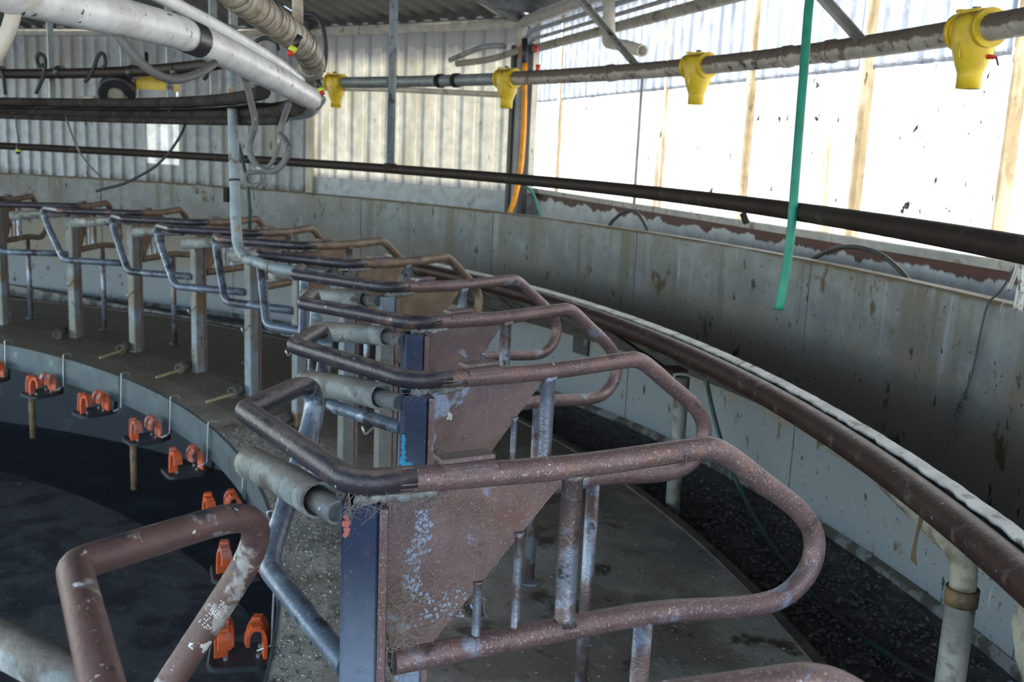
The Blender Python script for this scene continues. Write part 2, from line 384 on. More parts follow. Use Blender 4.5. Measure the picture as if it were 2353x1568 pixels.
M['steel'] = mat('dark_corner_steel', (0.035, 0.033, 0.034), 0.5, 0.2, [((0.13, 0.06, 0.035), 6, 0.62, 0.74)], (50, 0.2))
M['greyflat'] = mat('grey_flashing', (0.33, 0.34, 0.35), 0.5, 0.2, [((0.2, 0.2, 0.2), 6, 0.6, 0.74)], (50, 0.1))
M['flap'] = mat('black_flap', (0.02, 0.02, 0.024), 0.6, 0.0, [((0.10, 0.10, 0.11), 12, 0.62, 0.72)], None)
M['hair'] = mat('dry_hair', (0.30, 0.25, 0.20), 0.8, 0.0, (), None)
M['twine'] = mat('brown_twine', (0.17, 0.115, 0.065), 0.9, 0.0, (), (120, 0.6))
M['rope'] = mat('blue_grey_cord', (0.06, 0.062, 0.072), 0.8, 0.0, (), (120, 0.4))
M['whitecord'] = mat('white_cord', (0.62, 0.61, 0.58), 0.7, 0.0, [((0.14, 0.11, 0.09), 26, 0.6, 0.7)], (100, 0.3))
M['chips'] = mat('pale_chips', (0.40, 0.37, 0.31), 0.8, 0.0, [((0.07, 0.06, 0.05), 40, 0.45, 0.6)], None, vary=False)
M['dung'] = mat('dry_dung', (0.055, 0.048, 0.044), 0.85, 0.0, [((0.16, 0.16, 0.18), 30, 0.60, 0.72)], None, vary=False)
M['splat'] = mat('white_dropping', (0.70, 0.70, 0.70), 0.8, 0.0, (), None)
M['bluefleck'] = mat('flaking_blue_paint', (0.26, 0.32, 0.44), 0.6, 0.0, (), None)
M['cyan'] = mat('cyan_marker_paint', (0.04, 0.36, 0.66), 0.6, 0.0, (), None)
M['pink'] = mat('pink_marker_paint', (0.62, 0.17, 0.13), 0.6, 0.0, (), None)

def deck_far_tone(m):
    """darker brown colour mixed in over the far half of the deck, thinning out towards the near half"""
    nt = m.node_tree; L = nt.links.new
    bs = nt.nodes['Principled BSDF']; src = bs.inputs['Base Color'].links[0].from_socket
    ge = nt.nodes.new('ShaderNodeNewGeometry'); sx = nt.nodes.new('ShaderNodeSeparateXYZ'); L(ge.outputs['Position'], sx.inputs[0])
    tn = nt.nodes.new('ShaderNodeTexNoise'); tn.inputs['Scale'].default_value = 1.6; tn.inputs['Detail'].default_value = 7
    L(ge.outputs['Position'], tn.inputs['Vector'])
    yy = mathn(nt, 'ADD', sx.outputs[1], mathn(nt, 'MULTIPLY', mathn(nt, 'SUBTRACT', tn.outputs[0], 0.5), 4.0))
    L(mixc(nt, mathn(nt, 'MULTIPLY', ramp(nt, yy, 3.2, 6.0), 0.92), src, (0.088, 0.065, 0.038)), bs.inputs['Base Color'])
deck_far_tone(M['deck'])

# ================================================================ THE SETTING
CORNER = Vector((3.9, 10.6, 0)); D1 = Vector((0.572, -0.820, 0)).normalized()
N1 = Vector((-D1.y, D1.x, 0))                      # outward? fixed below
N1 = Vector((-0.820, -0.572, 0)).normalized()      # into the shed
B2 = Vector((0.6, 11.7, 0)); D2 = (B2-CORNER).normalized(); N2 = Vector((D2.y, -D2.x, 0))
if N2.dot(-CORNER) < 0: N2 = -N2
E3 = Vector((-9.5, 12.25, 0)); D3 = (E3-B2).normalized(); N3 = Vector((D3.y, -D3.x, 0))
if N3.dot(-B2) < 0: N3 = -N3
EAVE = 3.02
PROF = ((0, 0), (0.52, 0), (0.64, 1), (0.86, 1), (1.0, 0))
def sheet(o, d, n, s0, s1, z0, z1, m, name, parent, pitch=0.2, depth=0.03, phase=0.0):
    """one profiled sheet standing on a wall line from s0 to s1; z0, z1 numbers"""
    b = MB(); ss = []
    k0 = math.floor((s0-phase)/pitch); k1 = math.ceil((s1-phase)/pitch)
    for k in range(k0, k1+1):
        for fx, fy in PROF[:-1]:
            ss.append((phase+(k+fx)*pitch, fy*depth))
    def off(s):
        for (a, x), (c, y) in zip(ss, ss[1:]):
            if a <= s <= c: return x+(y-x)*(s-a)/(c-a)
        return 0
    cols = [(s0, off(s0))]+[q for q in ss if s0+1e-4 < q[0] < s1-1e-4]+[(s1, off(s1))]
    for s, y in cols:
        p = o+d*s+n*y
        b.v += [p+Vector((0, 0, z0)), p+Vector((0, 0, z1))]
    for i in range(len(cols)-1):
        b.f.append((2*i, 2*i+2, 2*i+3, 2*i+1))
    return b.build(name, m, parent, smooth=False)

# -- right wall: dirty clear sheets below, tinted sheets above, on a whitewashed block base
wr = structure(empty('wall_right'))
L1 = 15.0
laps = sorted((at_plane(px, 250, CORNER+N1*0.01, N1)-CORNER).dot(D1) for px in (1288, 1530, 1722, 1985, 2330))
laps += [laps[-1]+1.0+1.1*i for i in range(9)]
edges = [0.05]
for q in laps: edges += [q-0.045, q+0.045]
edges.append(L1)
for i in range(len(edges)-1):
    s0, s1 = edges[i], min(edges[i+1], L1)
    if s1-s0 < 0.01: continue
    if i % 2:
        sheet(CORNER, D1, N1, s0-0.006, s1+0.006, 1.24, EAVE+0.05, M['lap'], 'lap_strip', wr, 0.15, 0.012)
        continue
    n = max(1, round((s1-s0)/0.9))
    for j in range(n):
        sheet(CORNER, D1, N1, s0+(s1-s0)*j/n, s0+(s1-s0)*(j+1)/n, 1.24, 2.20, M['lowsheet'], 'clear_sheet', wr, 0.15, 0.012)
        sheet(CORNER+N1*0.014, D1, N1, s0+(s1-s0)*j/n, s0+(s1-s0)*(j+1)/n, 2.165, EAVE+0.05, M['upsheet'], 'tinted_sheet', wr, 0.15, 0.018)
b = MB(); b.box(CORNER+D1*(L1/2)-N1*0.10+Vector((0, 0, 0.56)), (L1/2, 0.12, 0.67), (D1, N1, Vector((0, 0, 1))))
b.build('block_base', M['dado'], wr, smooth=False)
b = MB(); b.box(CORNER+D1*(L1/2)-N1*0.04+Vector((0, 0, 1.245)), (L1/2, 0.10, 0.022), (D1, N1, Vector((0, 0, 1))))
b.build('sill', M['sill'], wr, smooth=False)
# thin conduit standing against the clear sheets
p = at_plane(1471, 300, CORNER+N1*0.07, N1); q = (p-CORNER).dot(D1)
tag(MB().tube([CORNER+D1*q+N1*0.08+Vector((0, 0, 1.27)), CORNER+D1*q+N1*0.08+Vector((0, 0, 2.3))], 0.013, 8).build('wall_conduit', M['greyflat']),
    'thin grey conduit standing upright against the glowing wall sheets', 'conduit')

# -- back walls
wb = structure(empty('wall_back'))
L2 = (B2-CORNER).length
s = 0.0
while s < L2-0.01:
    e = min(s+0.87, L2)
    sheet(CORNER, D2, N2, s, e, 1.19, EAVE+0.05, M['beige'], 'yellowed_sheet', wb, 0.29, 0.02)
    s = e
b = MB(); b.box(CORNER+D2*(L2/2)-N2*0.10+Vector((0, 0, 0.55)), (L2/2, 0.13, 0.66), (D2, N2, Vector((0, 0, 1))))
b.build('block_base', mat('white_block_paint', (0.42, 0.445, 0.48), 0.6, 0.0, [((0.25, 0.25, 0.25), 6, 0.6, 0.7)], (40, 0.15), vary=False), wb, smooth=False)
wl = structure(empty('wall_left'))
L3 = (E3-B2).length
sa = (at_plane(340, 320, B2, N3)-B2).dot(D3); sb = (at_plane(411, 320, B2, N3)-B2).dot(D3)
lo, hi = min(sa, sb), max(sa, sb)
cuts = []
s = 0.0
while s < lo-0.05: cuts.append((s, min(s+0.84, lo))); s = min(s+0.84, lo)
cuts.append((lo, hi)); s = hi
while s < L3: cuts.append((s, min(s+0.84, L3))); s += 0.84
for a, e in cuts:
    if abs(a-lo) < 1e-4:
        sheet(B2, D3, N3, a, e, 0.1, 1.26, M['sheet'], 'white_sheet', wl, 0.21, 0.035)
        sheet(B2, D3, N3, a, e, 2.5, EAVE+0.05, M['sheet'], 'white_sheet', wl, 0.21, 0.035)
    else:
        sheet(B2, D3, N3, a, e, 0.1, EAVE+0.05, M['sheet'], 'white_sheet', wl, 0.21, 0.035)
win = structure(empty('window_1', B2+D3*lo), None)
win.location = (0, 0, 0)
sheet(B2, D3, N3, lo, hi, 1.25, 2.51, M['skylight'], 'clear_pane', win, 0.21, 0.03)
# white trim post where the yellowed sheets meet the white ones
structure(MB().box(B2+N2*0.05+Vector((0, 0, 1.6)), (0.045, 0.05, 1.42)).build('trim_1', M['eave'], smooth=False))

# -- roof: folded sheets falling to each eave
ce = structure(empty('ceiling'))
APEX = Vector((0.0, 1.5, 5.3))
def facet(A, B, m, pitch=0.25, depth=0.035, wid=1.0):
    A, B = Vector(A), Vector(B)
    d = (B-A); L = d.length; d.normalize()
    n = Vector((-d.y, d.x, 0))
    if n.dot(APEX-A) < 0: n = -n
    h = (Vector((APEX.x, APEX.y, 0))-A).dot(n); sp = (Vector((APEX.x, APEX.y, 0))-A).dot(d)
    slope = (APEX.z-EAVE)/h
    k = 0; ss = []
    while k*pitch < L:
        for fx, fy in PROF[:-1]:
            s = (k+fx)*pitch
            if s < L: ss.append((s, fy*depth))
        k += 1
    ss.append((L, 0))
    def tm(s): return max(0.02, min(h*s/max(sp, 1e-3), h*(L-s)/max(L-sp, 1e-3), h))
    i = 0
    while i < len(ss)-1:
        j = i
        while j < len(ss)-1 and ss[j][0]-ss[i][0] < wid-1e-6: j += 1
        b = MB()
        for s, y in ss[i:j+1]:
            t = tm(s)
            p0 = A+d*s-n*0.15+Vector((0, 0, EAVE-0.15*slope+0.06-y)); p1 = A+d*s+n*t+Vector((0, 0, EAVE+t*slope+0.06-y))
            b.v += [p0, p1]
        for q in range(j-i): b.f.append((2*q, 2*q+2, 2*q+3, 2*q+1))
        b.build('roof_sheet', m, ce, smooth=False)
        i = j
A1 = CORNER+D1*L1
A0 = Vector((7.0, -6.0, 0)); W4 = Vector((-13.0, -1.0, 0))
facet(A1, CORNER, M['roof']); facet(CORNER, B2, M['roof']); facet(B2, E3, M['roof']); facet(A0, A1, M['roof']); facet(E3, W4, M['roof']); facet(W4, A0, M['roof'])  # last facet, out of view, added to keep sky light off pit and deck
# rafters under the hips and purlins
def hip(P, w=0.09, h=0.12, drop=0.02):
    P = Vector(P)
    MB().bar(Vector((P.x, P.y, EAVE-drop)), APEX+Vector((0, 0, -0.03)), w, h).build('rafter', M['timber'], ce, smooth=False)
hip(CORNER+D2*0.1+N2*0.06, 0.10, 0.14); hip(B2, 0.08, 0.10)
MB().bar(CORNER+D2*0.35+Vector((0, 0, EAVE-0.01)), CORNER+D2*0.35+N2*5+Vector((0, 0, EAVE+5*0.24)), 0.05, 0.06).build('rafter', M['eave'], ce, smooth=False)
MB().bar(CORNER+D2*0.05+D1*0.55+Vector((0, 0, EAVE+0.05)), CORNER+D2*2.9+N2*2.7+Vector((0, 0, EAVE+0.62)), 0.05, 0.16).build('purlin', M['timber'], ce, smooth=False)

# -- curved wall round the turntable, cast in panels
RW = 8.68
wc = structure(empty('wall_curved'))
a_seam = [math.degrees(math.atan2(p.y, p.x)) for p in (at_radius(1862, 625, RW), at_radius(1133, 505, RW))]
step = (a_seam[1]-a_seam[0])/2
a = a_seam[0]-step*2
while a < 118:
    a1 = a+step
    n = 10
    zt0, zt1 = 1.182, 1.182
    b = MB(); g = 0.03
    b.sweep_arc([(RW, -0.12), (RW, 1.172), (RW+0.008, 1.182), (RW+0.07, 1.182), (RW+0.07, -0.12)], a+g, a1-g, n)
    b.build('wall_panel', M['wall'], wc, smooth=False)
    a = a1
b = MB().sweep_arc([(RW-0.028, -0.125), (RW-0.028, -0.075), (RW-0.006, -0.06), (RW-0.006, -0.125)], 2, 112, 120)
structure(b.build('baseboard_curved', M['kerbline'], smooth=False))
# low straight kerb on the far side of the deck
k0, k1 = Vector((2.75, 7.56, 0)), Vector((-2.6, 8.86, 0))
b = MB().bar(k0+Vector((0, 0, -0.06)), k1+Vector((0, 0, -0.06)), 0.06, 0.12)
structure(b.build('trim_2', M['kerbline'], smooth=False))

# -- turntable deck, its rim, the channel outside it and the pit inside it
deck = [(6.085, 0.028), (6.25, 0.05), (6.55, 0.058), (6.8, 0.03), (7.05, 0.0), (7.5, -0.008), (7.88, -0.015), (7.88, -0.14), (6.085, -0.14)]
structure(MB().sweep_arc(deck, -30, 135, 240).build('floor', M['deck'], smooth=False))
structure(MB().sweep_arc([(7.88, -0.10), (7.88, -0.004), (7.925, -0.004), (7.925, -0.10)], -30, 135, 200).build('trim_3', M['rim'], smooth=False))
structure(MB().sweep_arc([(7.95, -0.125), (8.3, -0.115), (8.75, -0.10), (8.75, -0.2), (7.95, -0.2)], -30, 135, 160).build('floor_channel', M['channel'], smooth=False))
pf = MB(); n = 96
pf.v.append(Vector((0, 0, -1.1)))
for i in range(n): pf.v.append(pol(6.25, 360*i/n, -1.1))
for i in range(n): pf.f.append((0, 1+i, 1+(i+1) % n))
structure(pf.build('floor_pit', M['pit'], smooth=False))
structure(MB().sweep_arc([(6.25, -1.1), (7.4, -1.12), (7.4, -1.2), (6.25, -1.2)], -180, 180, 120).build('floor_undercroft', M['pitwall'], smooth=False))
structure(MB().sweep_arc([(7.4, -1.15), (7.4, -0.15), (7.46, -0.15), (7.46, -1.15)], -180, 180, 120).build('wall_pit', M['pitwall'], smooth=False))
structure(MB().sweep_arc([(6.7, -0.30), (6.7, -0.14), (6.82, -0.14), (6.82, -0.30)], -30, 135, 120).build('beam_ring', M['frame'], smooth=False))
gr = MB(); n = 64
for R in (8.72, 70):
    for i in range(n): gr.v.append(pol(R, 360*i/n, -0.11))
for i in range(n):
    j = (i+1) % n
    gr.f.append((i, n+i, n+j, j))
M['ground'] = mat('yard_concrete', (0.25, 0.24, 0.235), 0.85, 0.0, [((0.17, 0.165, 0.16), 0.6, 0.5, 0.66)], None, vary=False)
structure(gr.build('ground', M['ground'], smooth=False))  # unseen ground outside, added to bounce light into the shed

# skirt band hanging from the inner edge of the deck, one length per stall
sk = structure(empty('trim_4'))
HOOK = [29.63+7.08*i for i in range(-4, 14)]
for i, a in enumerate(HOOK[:-1]):
    b = MB().sweep_arc([(6.070, -0.15), (6.074, 0.03), (6.084, 0.03), (6.084, -0.15)], a+0.06, a+7.02, 9)
    b.build('skirt_band', M['skirt'], sk, smooth=False)

# -- brown rail with its splash shelf and white belt edge
A_R0, A_R1 = 6, 61
sh = structure(empty('trim_5'))
MB().sweep_arc([(7.93, 0.822), (8.25, 0.57), (8.55, 0.43), (8.672, 0.40), (8.672, 0.39), (8.55, 0.42), (8.25, 0.56), (7.93, 0.812)], A_R0, A_R1, 110).build('splash_shelf', M['shelf'], sh, smooth=True)
b = MB(); rings = []
n = 220
for i in range(n+1):
    a = A_R0+(A_R1-A_R0)*i/n
    j = 0.006*math.sin(i*0.9)+0.005*math.sin(i*2.3+1)+random.uniform(-0.004, 0.004)
    rings.append([pol(7.918+j*0.6, a, 0.833), pol(7.950+j*0.2, a, 0.840), pol(7.953, a, 0.829), pol(7.920+j*0.6, a, 0.822)])
b.loft(rings).build('belt_edge', M['strip'], sh, smooth=False)
rail = thing('kick_rail', 'dark brown curved pipe rail with a white belt edge beside the stained wall', 'rail')
MB().tube([pol(7.88, A_R0+(A_R1-A_R0)*i/90, 0.785) for i in range(91)], 0.045, 16).build('pipe', M['brownrail'], rail)
sh.parent = rail; del sh['kind']; sh.name = 'shelf'
rr = thing('rump_rail', 'long dark round rail running in front of all the walls at head height', 'rail')
MB().tube([pol(7.92, -2+125*i/120, 1.478) for i in range(121)], 0.034, 14).build('pipe', M['blackrail'], rr)
p = at_radius(1703, 478, 7.92); aa = math.degrees(math.atan2(p.y, p.x))
MB().bar(pol(7.93, aa, 1.44), pol(7.95, aa, 1.40), 0.02, 0.02, D1).build('bracket', M['blackrail'], rr, smooth=False)

# upright support posts of the kick rail
t = thing('support_post', 'grey pipe post standing in the channel by the middle of the curved wall', 'post')
MB().tube([pol(8.0, 36.3, -0.115), pol(8.0, 36.3, 0.62)], 0.036, 14).build('pipe', M['galvpost'], t)
MB().box(pol(7.98, 37.2, 0.63), (0.09, 0.05, 0.008), (pol(1, 36.3), pol(1, 126.3), Vector((0, 0, 1)))).build('top_plate', M['brownrail'], t, smooth=False)
MB().bar(pol(7.95, 36.5, 0.63), pol(7.90, 41.0, 0.73), 0.03, 0.03).build('arm', M['rim'], t, smooth=False)
t = thing('support_post', 'rusty grey pipe post with a bent cream arm beside the nearest wall panel', 'post')
MB().tube([pol(8.1, 21.7, -0.115), pol(8.1, 21.7, 0.44)], 0.042, 16).build('pipe', M['galvpost'], t)
MB().tube([pol(8.1, 21.7, 0.42), pol(8.1, 21.7, 0.47)], 0.047, 16).build('collar', M['rustpipe'], t)
MB().tube(fillet([pol(8.1, 21.7, 0.45), pol(8.1, 21.75, 0.56), pol(7.97, 24.4, 0.72), pol(7.90, 25.5, 0.75)], [0.10, 0.2], 8), 0.037, 14).build('arm', M['cream'], t)
# beige panel corner hanging at the picture edge
pq = at_radius(2352, 1445, 8.02); pa = math.degrees(math.atan2(pq.y, pq.x))
pn = MB().prism([(0.045, -0.005), (0.012, 0.11), (-0.10, 0.20), (-0.20, 0.12), (-0.20, -0.22), (0.0, -0.085)], 0.014, pol(1, pa+90), Vector((0, 0, 1)), pq)
tag(pn.build('splash_panel', M['cream'], smooth=False), 'beige panel corner hanging under the brown rail at the right edge', 'panel')

fl = at_radius(1332, 790, 8.655); aa = math.degrees(math.atan2(fl.y, fl.x))
tag(MB().box(pol(8.665, aa, fl.z), (0.006, 0.085, 0.075), (pol(1, aa), pol(1, aa+90), Vector((0, 0, 1)))).build('rubber_flap', M['flap'], smooth=False), 'black square rubber flap fixed low on the curved wall', 'flap')

# ================================================================ STALL DIVIDERS ROUND THE TURNTABLE
P0 = Vector((6.3776, 1.4948, 0)); BASE_ROT = math.radians(47.5)
TWEAK = {-1: (0.0, -5.0), 0: (0.06, -1.23), 1: (-0.18, 1.34), 2: (-0.01, 2.16), 3: (0.13, -3.32), 4: (0.05, -1.04), 5: (0.36, -3.08),
         6: (-0.07, 2.35), 7: (-0.23, -4.23), 8: (0.21, -2.19), 9: (-0.13, 0.94), 10: (0.38, -2.84)}
ORD = ['first', 'second', 'third', 'fourth', 'fifth', 'sixth', 'seventh', 'eighth', 'ninth', 'tenth', 'eleventh', 'twelfth']
FX, GX = Vector((0.888, -0.459, 0)), Vector((0.459, 0.888, 0))
PC = Vector((-0.0187, 0.031, 0))
def hoop_mesh():
    pts = [(0.03, 0.0, 0.742), (0.30, 0, 0.735), (0.60, 0, 0.726), (0.84, -0.01, 0.699), (0.955, -0.012, 0.703), (1.028, -0.008, 0.750), (1.046, 0, 0.820),
           (0.992, 0, 0.893), (0.86, 0, 0.985), (0.775, 0, 1.043), (0.725, 0, 1.066), (0.66, 0, 1.069), (0.4, 0, 1.066), (0.2, 0, 1.073), (0.03, 0, 1.082)]
    return MB().tube(smooth_path(pts, 5), 0.024, 14).mesh('hoop')
LOOP = fillet([(0.06, 0.0, 1.081), (-0.05, 0.0, 1.086), (-0.098, 0.544, 1.080), (0.190, 0.868, 1.072), (-0.05, 0.551, 0.715), (-0.03, 0.06, 0.715)], [0.10, 0.035, 0.135, 0.09], 8)
CUT = 2+8+1+8+2                                   # inside the bend where the loop turns down
def loop_mesh():
    return MB().tube(LOOP[:CUT+1], 0.0243, 14, caps=True).mesh('inner_loop')
def arm_mesh():
    return MB().tube(LOOP[CUT:], 0.0241, 14, caps=True).mesh('return_arm')
def post_mesh():
    c = 0.006
    out = []
    hx, hy = 0.033, 0.035
    for x, y in ((-hx+c, -hy), (hx-c, -hy), (hx, -hy+c), (hx, hy-c), (hx-c, hy), (-hx+c, hy), (-hx, hy-c), (-hx, -hy+c)):
        out.append(PC+FX*x+GX*y)
    inn = [PC+(p-PC)*0.86 for p in out]
    Z = Vector((0, 0, 1))
    b = MB()
    b.loft([[p+Z*0.05 for p in out], [p+Z*1.046 for p in out], [p+Z*1.046 for p in inn], [p+Z*0.98 for p in inn]], caps=True)
    return b.mesh('post', smooth=False)
def plate_mesh():
    return MB().prism([(0.012, 1.052), (0.372, 1.048), (0.362, 1.03), (0.098, 0.752), (0.03, 0.745), (0.018, 0.80)], 0.007, (1, 0, 0), (0, 0, 1), (0, 0.004, 0)).mesh('gusset_plate', smooth=False)
def bar_mesh(a, z0, z1, r):
    b = MB()
    n = 5
    rr = [r*1.35, r, r, r, r, r*1.35]
    b.tube([(a, 0, z0+(z1-z0)*q) for q in (0, 0.05, 0.3, 0.7, 0.95, 1.0)], rr, 8 if r < 0.015 else 12)
    return b.mesh('bar')
def leg_mesh():
    return MB().tube([(0.583, 0, 0.0), (0.583, 0, 0.725)], 0.020, 12).mesh('leg')
def foot_mesh():
    return MB().tube([(0.583, 0, -0.006), (0.583, 0, 0.010)], 0.046, 14).mesh('foot_plate', smooth=False)
def sleeve_mesh():
    return MB().tube([(-0.112, 0.445, 0.996), (-0.092, 0.23, 1.020), (-0.080, 0.09, 1.030)], 0.034, 16, True, 0.84).mesh('sleeve')
def spigot_mesh():
    return MB().tube([(-0.082, 0.12, 1.026), (-0.066, 0.03, 1.026)], 0.022, 12, True, 0.8).mesh('spigot')
def patch_mesh():
    b = MB(); rings = []
    for a in (0.112, 0.216):
        rings.append([Vector((a, 0.0275*math.sin(t), 1.076+0.0275*math.cos(t))) for t in [(-1.2+2.4*i/8) for i in range(9)]] +
                     [Vector((a, 0.0245*math.sin(t), 1.076+0.0245*math.cos(t))) for t in [(1.2-2.4*i/8) for i in range(9)]])
    b.loft(rings)
    b.box((0.164, 0.010, 1.108), (0.052, 0.020, 0.004))
    return b.mesh('rail_patch', smooth=False)
def weld_mesh():
    b = MB()
    p = [(-0.04+0.011*i, 0.0+random.uniform(-.006, .006), 1.055+random.uniform(-.005, .005)) for i in range(14)]
    b.tube(smooth_path(p, 2), [0.010+random.uniform(-.003, .004) for _ in range(27)], 7)
    return b.mesh('weld_bead')
def hookp_mesh():
    return MB().tube(fillet([(-0.055, 0.02, 0.52), (-0.115, 0.035, 0.47), (-0.125, 0.04, 0.51)], 0.01, 4), 0.005, 6).mesh('hook')
def splat_mesh(spots):
    """little flat blobs of dried paint or droppings lying on a surface: (centre, normal, radius)"""
    b = MB()
    for c, n, r in spots:
        c = Vector(c); n = Vector(n).normalized(); x = n.orthogonal().normalized(); y = n.cross(x)
        k0 = len(b.v); k = 9
        b.v.append(c+n*0.0016)
        for i in range(k):
            a = 2*PI*i/k; q = r*random.uniform(0.55, 1.15)
            b.v.append(c+x*math.cos(a)*q+y*math.sin(a)*q+n*0.0004)
        for i in range(k): b.f.append((k0, k0+1+i, k0+1+(i+1) % k))
    return b.mesh('paint_fleck')
T = {'hoop': hoop_mesh(), 'inner_loop': loop_mesh(), 'return_arm': arm_mesh(), 'post': post_mesh(), 'gusset_plate': plate_mesh(), 'leg': leg_mesh(), 'foot_plate': foot_mesh(),
     'sleeve': sleeve_mesh(), 'spigot': spigot_mesh(), 'rail_patch': patch_mesh(), 'weld_bead': weld_mesh(), 'hook': hookp_mesh(),
     'bar1': bar_mesh(0.196, 0.752, 0.868, 0.0085), 'bar2': bar_mesh(0.279, 0.752, 0.952, 0.0085), 'bar3': bar_mesh(0.390, 0.745, 1.055, 0.0205)}
MT = {'hoop': 'rail', 'inner_loop': 'loop', 'return_arm': 'arm', 'post': 'post', 'gusset_plate': 'plate', 'leg': 'bar', 'foot_plate': 'bar', 'sleeve': 'sleeve', 'spigot': 'sleeve',
      'rail_patch': 'plate', 'weld_bead': 'sleeve', 'hook': 'wire', 'bar1': 'bar', 'bar2': 'bar', 'bar3': 'bar'}
for k_, me in T.items(): me.materials.append(M[MT[k_]])
T['edge_strip'] = MB().box(PC+FX*0.040+GX*-0.028+Vector((0, 0, 0.55)), (0.007, 0.010, 0.49), (FX, GX, Vector((0, 0, 1)))).mesh('edge_strip', smooth=False); T['edge_strip'].materials.append(M['rail'])
T['old_post'] = T['post'].copy(); T['old_post'].materials[0] = M['oldpost']

def ring_place(k):
    dth, dy = (math.radians(x) for x in TWEAK[k])
    a = k*DELTA+dth
    c, s_ = math.cos(a), math.sin(a)
    return Vector((c*P0.x-s_*P0.y, s_*P0.x+c*P0.y, 0)), BASE_ROT+a+dy
_l, _r = ring_place(-1)
_inv = (Matrix.Translation(_l) @ Matrix.Rotation(_r, 4, 'Z')).inverted()
_p = [_inv @ at_depth(*q) for q in ((300, 1840, 0.93), (168, 1300, 1.40), (665, 1146, 1.75), (372, 1598, 1.72), (290, 1725, 1.66), (330, 1950, 1.15))]
T['near_loop'] = MB().tube(fillet(_p, [0.045, 0.115, 0.2, 0.1], 9), 0.0243, 18).mesh('inner_loop')
T['near_loop'].materials.append(M['pale_loop'])
T['old_hoop'] = T['hoop'].copy(); T['old_hoop'].materials[0] = M['tanrail']
T['old_plate'] = T['gusset_plate'].copy(); T['old_plate'].materials[0] = M['tanrail']
SPECIAL = {-1: 'nearest rusty stall divider, only its inner loop and hoop top showing at the bottom edge',
           0: 'large rusty stall divider with navy post in the foreground, its whole hoop in view',
           1: 'rusty stall divider just behind the large foreground one, bright blue paint on its post',
           10: 'farthest small stall divider at the left edge before the white wall'}
for k in range(-1, 11):
    loc, rz = ring_place(k)
    lab = SPECIAL.get(k, '%s brown stall divider in the curving row, counted back from the nearest one' % ORD[k+1])
    t = thing('stall_divider', lab, 'stall divider', loc, rz, 'stall dividers round the turntable')
    for nm in T:
        if nm in ('near_loop', 'old_post', 'old_hoop', 'old_plate'): continue
        if nm == 'hook' and k < 3: continue
        if k == -1 and nm in ('sleeve', 'spigot', 'return_arm'): continue
        me = T['near_loop'] if (nm == 'inner_loop' and k == -1) else T['old_post'] if (nm == 'post' and k > 2) else T['old_hoop'] if (nm == 'hoop' and k > 3) else T['old_plate'] if (nm == 'gusset_plate' and k > 2) else T[nm]
        base = nm.rstrip('123')
        o = bpy.data.objects.new(base, me); COL.objects.link(o); o.parent = t
    if k == -1:
        inv = (Matrix.Translation(loc) @ Matrix.Rotation(rz, 4, 'Z')).inverted()
        b = MB().tube([inv @ at_depth(-150, 1415, 1.36), inv @ at_depth(40, 1497, 1.26), inv @ at_depth(215, 1590, 1.17)], 0.028, 18, True, 0.84)
        b.build('sleeve', M['sleeve'], t)
        NEAR = (loc, rz)
    if k in (-1, 0, 1, 2):
        random.seed(40+k)
        def on_top(a, b=0.0, z=1.09):
            th = random.uniform(-1.0, 0.9)
            return ((a, b-0.0245*math.sin(th)*1.0, z-0.0245+0.0245*math.cos(th)-0.0), (0, -math.sin(th), math.cos(th)), random.uniform(0.002, 0.005))
        sp = [on_top(random.uniform(0.05, 0.65)) for _ in range(6)]
        me = splat_mesh(sp); me.materials.append(M['splat'])
        o = bpy.data.objects.new('paint_fleck', me); COL.objects.link(o); o.parent = t; o['kind'] = 'stuff'
    if k in (0, 1):
        random.seed(90+k); hb = MB()
        for _ in range(420 if k == 0 else 160):
            f_ = random.random()
            if f_ < 0.55: c_ = Vector((random.gauss(0.03, 0.022), -0.004, random.gauss(0.79, 0.07)))
            elif f_ < 0.8: c_ = Vector((random.uniform(-0.06, 0.12), random.uniform(-0.02, 0.01), random.gauss(1.045, 0.012)))
            else: c_ = Vector((random.uniform(0.03, 0.22), -0.003, random.uniform(0.78, 1.03)))
            an = random.uniform(0, 2*PI); ln = random.uniform(0.008, 0.028)
            d_ = Vector((math.cos(an), random.uniform(-0.5, 0.1), math.sin(an)))*ln
            sg = Vector((random.uniform(-1, 1), random.uniform(-1, 0), random.uniform(-1, 1)))*ln*0.3
            hb.tube([c_-d_, c_+sg, c_+d_], 0.00045, 3, False)
        me = hb.mesh('matted_hair'); me.materials.append(M['hair'])
        o = bpy.data.objects.new('matted_hair', me); COL.objects.link(o); o.parent = t; o['kind'] = 'stuff'
    if k == 0:
        sp = []
        for _ in range(330):
            z_ = random.uniform(0.80, 1.02); a_ = 0.072+random.gauss(0, 0.010)+0.012*math.sin(z_*40)
            if z_ < 0.86: a_ += random.uniform(0, 0.09)
            sp.append(((a_, 0.0004, z_), (0, -1, 0), random.uniform(0.0008, 0.0042)))
        me = splat_mesh(sp); me.materials.append(M['bluefleck'])
        o = bpy.data.objects.new('paint_flake', me); COL.objects.link(o); o.parent = t; o['kind'] = 'stuff'
    if k == 1:
        me = splat_mesh([((0.068, 0.0004, 0.985), (0, -1, 0), 0.009), ((0.064, 0.0004, 0.977), (0, -1, 0), 0.006), ((0.073, 0.0004, 0.975), (0, -1, 0), 0.005)]); me.materials.append(M['splat'])
        o = bpy.data.objects.new('bird_dropping', me); COL.objects.link(o); o.parent = t; o['kind'] = 'stuff'
